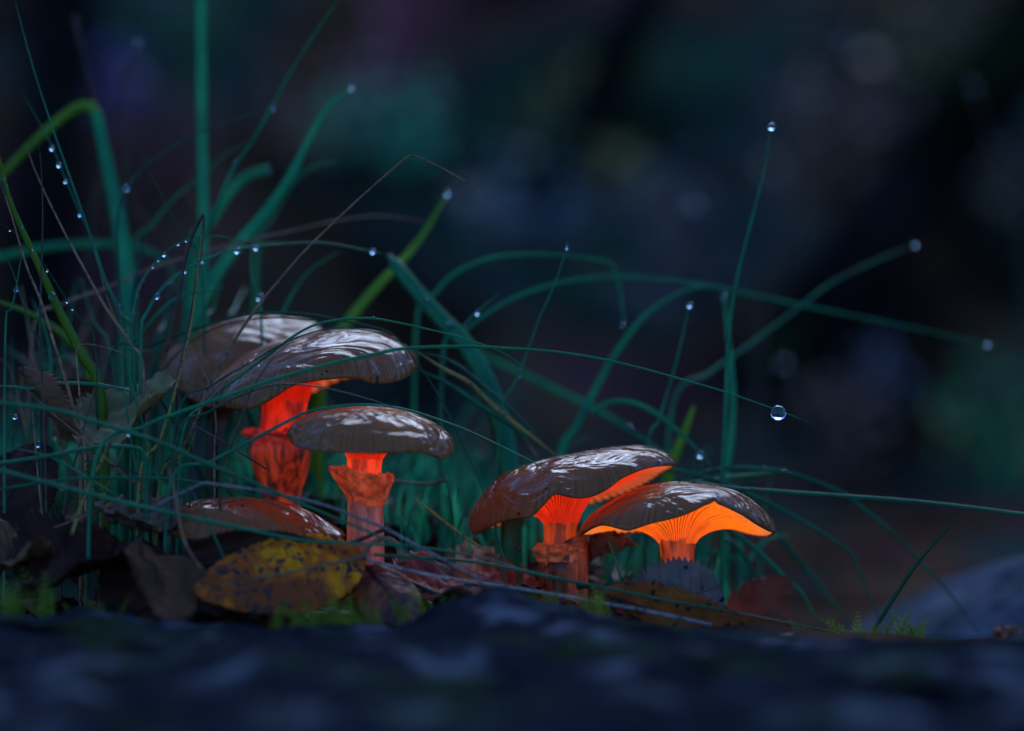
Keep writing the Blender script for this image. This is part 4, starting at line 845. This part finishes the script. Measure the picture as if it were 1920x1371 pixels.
# ------------------------------------------------------------------ moss
def moss(label, px, py, y, hpx, n, seed, spread=1.0):
    rnd = random.Random(seed); base = P(px, py, y); root = thing('moss_clump', label, 'moss', base)
    for i in range(n):
        h = hpx * U * rnd.uniform(0.55, 1.1); b = base + Vector((rnd.uniform(-1, 1) * hpx * U * 0.9 * spread, rnd.uniform(-0.006, 0.006), -0.003))
        ln = rnd.uniform(-0.9, 0.9) * spread
        path = [b + Vector((ln * h * t * t * 0.8, 0.1 * h * t * math.sin(i), (h + 0.003) * (t - 0.18 * abs(ln) * t * t))) for t in [k / 9 for k in range(10)]]
        parts = [tube(path, lambda t: 0.00025 * (1.2 - t), 5)]
        for k in range(2, 10):
            T = (path[k] - path[k - 1]).normalized()
            for s in (-1, 1):
                for dirv in (Vector((T.z, 0.25 * s, -T.x)) * s,):
                    L = h * 0.34 * (1 - (k / 10) ** 1.6 * 0.85); d = (dirv * 0.8 + T * 0.65).normalized() * L
                    wd = d.cross(Vector((0.2, 1, 0.1))).normalized() * L * 0.14
                    p_ = path[k]; v = [p_, p_ + d * 0.45 + wd, p_ + d + T * L * 0.12, p_ + d * 0.45 - wd, p_ + d * 0.5 - Vector((0, L * 0.09, 0))]
                    parts.append((v, [(0, 1, 4), (1, 2, 4), (2, 3, 4), (3, 0, 4)]))
        v, f = join(parts); mesh('frond', v, f, MOSS, root, smooth_=False)
    return root
moss('yellow-green moss clump in front of the yellow leaf', 592, 1182, -0.058, 62, 20, 1, 1.3)
moss('small moss tuft in front of the purple leaf', 668, 1176, -0.056, 50, 9, 2)
moss('bright feathery moss clump beside the hooked dark twig', 798, 1168, -0.044, 60, 22, 3, 0.9)
moss('olive moss clump at the foot of the torn sheath', 1085, 1168, -0.05, 62, 18, 4, 1.2)
moss('fern-like moss sprigs standing below the dark red serrated leaf', 52, 1160, -0.05, 84, 8, 5, 0.6)
moss('moss sprigs at the edge of the stone ledge beside the pale rock', 1670, 1206, -0.03, 60, 16, 6, 1.3)
moss('low arching moss at the root of the stiff dark blade', 1580, 1206, -0.03, 42, 16, 7, 1.9)
moss('tiny moss tuft alone on the ledge before the pale rock', 1735, 1208, -0.035, 28, 5, 8, 0.9)
moss('dark moss tuft between the two upright leaves', 190, 1164, -0.05, 50, 8, 9, 1.2)

# ------------------------------------------------------------------ water drops
bm = bmesh.new(); bmesh.ops.create_icosphere(bm, subdivisions=3, radius=1.0)
DROPME = bpy.data.meshes.new('water_drop'); bm.to_mesh(DROPME); bm.free(); DROPME.materials.append(WATER)
DROPME.polygons.foreach_set('use_smooth', [True] * len(DROPME.polygons))
def put_drop(p_, r, label, group=None, sq=(1, 1, 1)):
    o = bpy.data.objects.new('water_drop', DROPME); COL.objects.link(o); o.location = p_
    g_ = random.Random(int(p_.x * 1e6)); o.scale = (r * sq[0] * g_.uniform(0.88, 1.15), r * sq[1], r * sq[2] * g_.uniform(0.82, 1.12)); o.rotation_euler = (0, g_.uniform(-0.6, 0.6), 0)
    return tag(o, label, 'drop', group)
def drop(key, px, py, dpx, label, group=None, off=0.55, front=0.3):
    path, wpx = BL[key]
    def d2(q):
        s = (D + q.y) / D; return ((q.x / (U * s) + 960 - px) ** 2 + (685.5 - (q.z - CAMZ) / (U * s) - py) ** 2)
    q = min(path, key=d2); s = (D + q.y) / D; r = dpx * U * s * 0.5
    return put_drop(q + Vector((0, -front * r, -off * r)), r, label, group, (1, 1, 0.97))
drop('B43', 1458, 766, 26, 'large clear drop hanging under the tip of the long arching blade', off=0.35)
drop('B35', 1446, 241, 14, 'drop on the very tip of the tallest upright blade', off=0)
drop('B37', 1292, 577, 12, 'drop on the tip of the short upright blade above the tilted cap', off=0)
drop('B37', 1235, 789, 9, 'small bead near the foot of the short upright blade', 'beads on the short upright blade')
drop('B37', 1228, 812, 7, 'small bead near the foot of the short upright blade', 'beads on the short upright blade')
drop('B36', 1360, 560, 12, 'soft round drop at the top of the blurred blade beside the tallest one', off=0)
drop('B40', 1317, 845, 13, 'bright drop low on the arching blurred blade behind the tilted cap')
drop('B42', 1710, 460, 8, 'blurred drop at the end of the blade slanting to the leaning trunk', off=0)
drop('B33', 1853, 646, 8, 'blurred drop at the far tip of the long arching blurred blade', off=0)
drop('B13', 658, 166, 9, 'blurred drop on the tip of the broad blade below the teal-green plant', off=0)
drop('B14', 510, 201, 12, 'drop high on the slender slanting blade beside the broad one', off=0.2)
drop('B14', 441, 308, 13, 'drop lower down on the slender slanting blade', off=0.2)
drop('B10', 233, 345, 13, 'drop cradled on the dark arching blade of the dewy tuft', off=0.1)
drop('B15', 500, 320, 9, 'blurred drop on the end of the pale curved blade', off=0)
drop('B30', 848, 364, 11, 'blurred drop on the tip of the yellow-green leaf behind the snapped straw', off=0)
drop('B19', 692, 471, 10, 'round drop far out on the dewy curved blade', off=0)
drop('B28', 507, 556, 15, 'bright drop behind the long bent straw just above the cap', off=0)
drop('B32', 1170, 600, 9, 'blurred drop under the kinked arching blade', off=0.8)
drop('B34', 1112, 780, 11, 'blurred drop on the leaning broad blade above the tilted cap', off=0.5)
drop('B81', 1180, 796, 7, 'faint blurred drop at the end of the slanting blurred blade', off=0)
drop('B31', 800, 570, 13, 'dewdrop on the folded broad leaf', 'dew on the broad folded leaf', off=0.1, front=1.0)
drop('B31', 832, 610, 14, 'dewdrop on the folded broad leaf', 'dew on the broad folded leaf', off=0.1, front=1.0)
drop('B31', 790, 556, 9, 'dewdrop on the folded broad leaf', 'dew on the broad folded leaf', off=0.4, front=1.2)
drop('B31', 945, 836, 8, 'dewdrop on the folded broad leaf', 'dew on the broad folded leaf', off=0.4, front=1.0)
for a, b, d in ((95, 272, 9), (113, 312, 10), (118, 331, 9), (150, 398, 9), (152, 404, 7), (180, 462, 6), (186, 480, 6), (196, 508, 6), (222, 573, 8), (228, 584, 7)):
    drop('B5', a, b, d, 'bead of dew strung along the thin slanting blade of the tuft', 'beads on the thin slanting blade')
for a, b, d in ((247, 580, 8), (251, 560, 6), (258, 545, 6), (270, 520, 6), (281, 502, 7), (296, 485, 6), (313, 469, 9), (328, 459, 6), (345, 451, 5), (246, 597, 7)):
    drop('B18', a, b, d, 'bead of dew on the inner curved blade of the tuft', 'beads on the inner curved blade')
for a, b, d in ((292, 560, 12), (349, 507, 9), (320, 525, 6), (372, 492, 6), (275, 590, 6), (448, 457, 12), (475, 462, 11), (305, 541, 6)):
    drop('B19', a, b, d, 'bead of dew on the outer curved blade of the tuft', 'beads on the outer curved blade')
for a, b, d in ((15, 340, 8), (17, 356, 9), (60, 470, 7), (100, 556, 16), (44, 430, 6)):
    drop('B3', a, b, d, 'flattened bead on the broad yellow-green leaf', 'beads on the broad yellow-green leaf', off=0, front=1.2)
for a, b, d in ((92, 505, 6), (20, 430, 5), (120, 560, 6), (140, 585, 5)):
    drop('B9', a, b, d, 'tiny bead on the dark thin blade beside the broad leaf', 'beads on the dark thin blade')
for a, b, d in ((45, 552, 9), (18, 600, 6), (28, 545, 6)):
    drop('B25', a, b, d, 'small bead on the short blade at the edge of the tuft', 'beads on the short edge blade')
for a, b, d in ((684, 601, 5), (693, 600, 6), (701, 601, 7), (709, 602, 5), (720, 604, 4)):
    drop('B45', a, b, d, 'tiny bead in the row on the dewy blade above the wavy cap', 'beads above the wavy cap', off=-0.2)
for a, b, d in ((190, 799, 7), (226, 810, 6), (238, 816, 9), (288, 832, 6), (327, 846, 6), (334, 850, 6), (352, 857, 6)):
    drop('B49', a, b, d, 'bead under the straight green blade slanting from the tuft', 'beads on the straight slanting blade', off=0.7)
for a, b, d in ((1430, 880, 7), (1450, 882, 6), (1470, 886, 8), (1482, 888, 7), (1400, 878, 6), (1350, 881, 7), (1330, 884, 6)):
    drop('B66', a, b, d, 'bead on the crest of the arching blade above the notched cap', 'beads on the arching blade', off=-0.2)
drop('B67', 1722, 942, 8, 'flat bead on the long level blade above the rock', off=-0.1)
for a, b, d in ((28, 782, 9), (72, 834, 10)):
    put_drop(P(a, b, -0.004 + 0.0), d * U * 0.5, 'bright bead on the shaded dark red leaf', 'beads on the dark red leaf')
drop('c2', 975, 1024, 12, 'clear drop on the short blade beside the torn sheath')
drop('c5', 1168, 1084, 10, 'clear drop at the foot of the short blades between the joined mushrooms')
drop('B71', 1368, 993, 10, 'drop under the arching blade touching the amber gills', off=0.4)
drop('B75', 1345, 1038, 10, 'drop on the low curved blade behind the amber-gilled mushroom')
drop('B75', 1312, 1034, 8, 'smaller drop beside the amber-gilled stem on the low curved blade')
drop('B38', 964, 700, 9, 'bead low on the thin upright blade crossing the long one')
drop('B38', 1061, 460, 8, 'bead near the tip of the thin upright blade crossing the long one')
drop('B82', 899, 581, 10, 'blurred bead on the short stub of blade beside the folded leaf')

for i in range(34):
    k = 'rf%d' % (i % 17 * 3); path, wpx = BL[k]; q = path[int(len(path) * rnd.uniform(0.08, 0.45))]; r = rnd.uniform(4, 7) * U * 0.5
    put_drop(q + Vector((0, -0.3 * r, -0.5 * r)), r, 'tiny bead of dew on one of the fine inner blades of the tuft', 'beads on the fine inner blades')
# thin bare stems on the slope behind, each with a drop
def bare_stem(label, dlabel, px, py, y, dpx, lean):
    top = P(px, py, y); g = Vector((top.x + lean, y + 0.03, gz(top.x + lean, y + 0.03) - 0.01)); mid = top.lerp(g, 0.5) + Vector((lean * 0.25, 0, 0.02))
    path = [Vector(v) for v in crom([tuple(top), tuple(mid), tuple(g)], 20)]
    v, f = tube(path, lambda t: 0.0004 + 0.0006 * t, 6); tag(mesh('bare_stem', v, f, DARKDRY), label, 'stem')
    put_drop(top - Vector((0, 0, 0.0006)), dpx * U * 0.5, dlabel)
bare_stem('thin bare stem out of focus beside the tallest blade', 'large faint out-of-focus drop beside the tallest blade', 1305, 378, 0.34, 15, 0.03)
bare_stem('thin bare stem out of focus above the hanging drop', 'large faint out-of-focus drop above the hanging drop', 1470, 675, 0.34, 15, 0.02)
bare_stem('thin bare stem out of focus high before the leaning trunk', 'faint out-of-focus drop high before the leaning trunk', 1575, 68, 0.28, 12, -0.03)
bare_stem('thin bare stem out of focus beyond the thick leaning trunk', 'faint out-of-focus drop beyond the thick leaning trunk', 1825, 155, 0.36, 14, 0.03)
bare_stem('thin bare stem out of focus beside the olive-yellow plant', 'faint out-of-focus drop beside the olive-yellow plant', 1275, 270, 0.36, 12, -0.02)
bare_stem('thin bare stem out of focus by the violet-blue plant', 'bright out-of-focus drop by the violet-blue plant', 258, 73, 0.13, 13, -0.02)
bare_stem('thin bare stem out of focus above the folded yellow-green blade', 'dim out-of-focus drop above the folded yellow-green blade', 140, 30, 0.11, 7, 0.01)
bare_stem('thin bare stem out of focus inside the dewy tuft', 'dim out-of-focus drop inside the dewy tuft', 262, 395, 0.12, 7, 0.01)
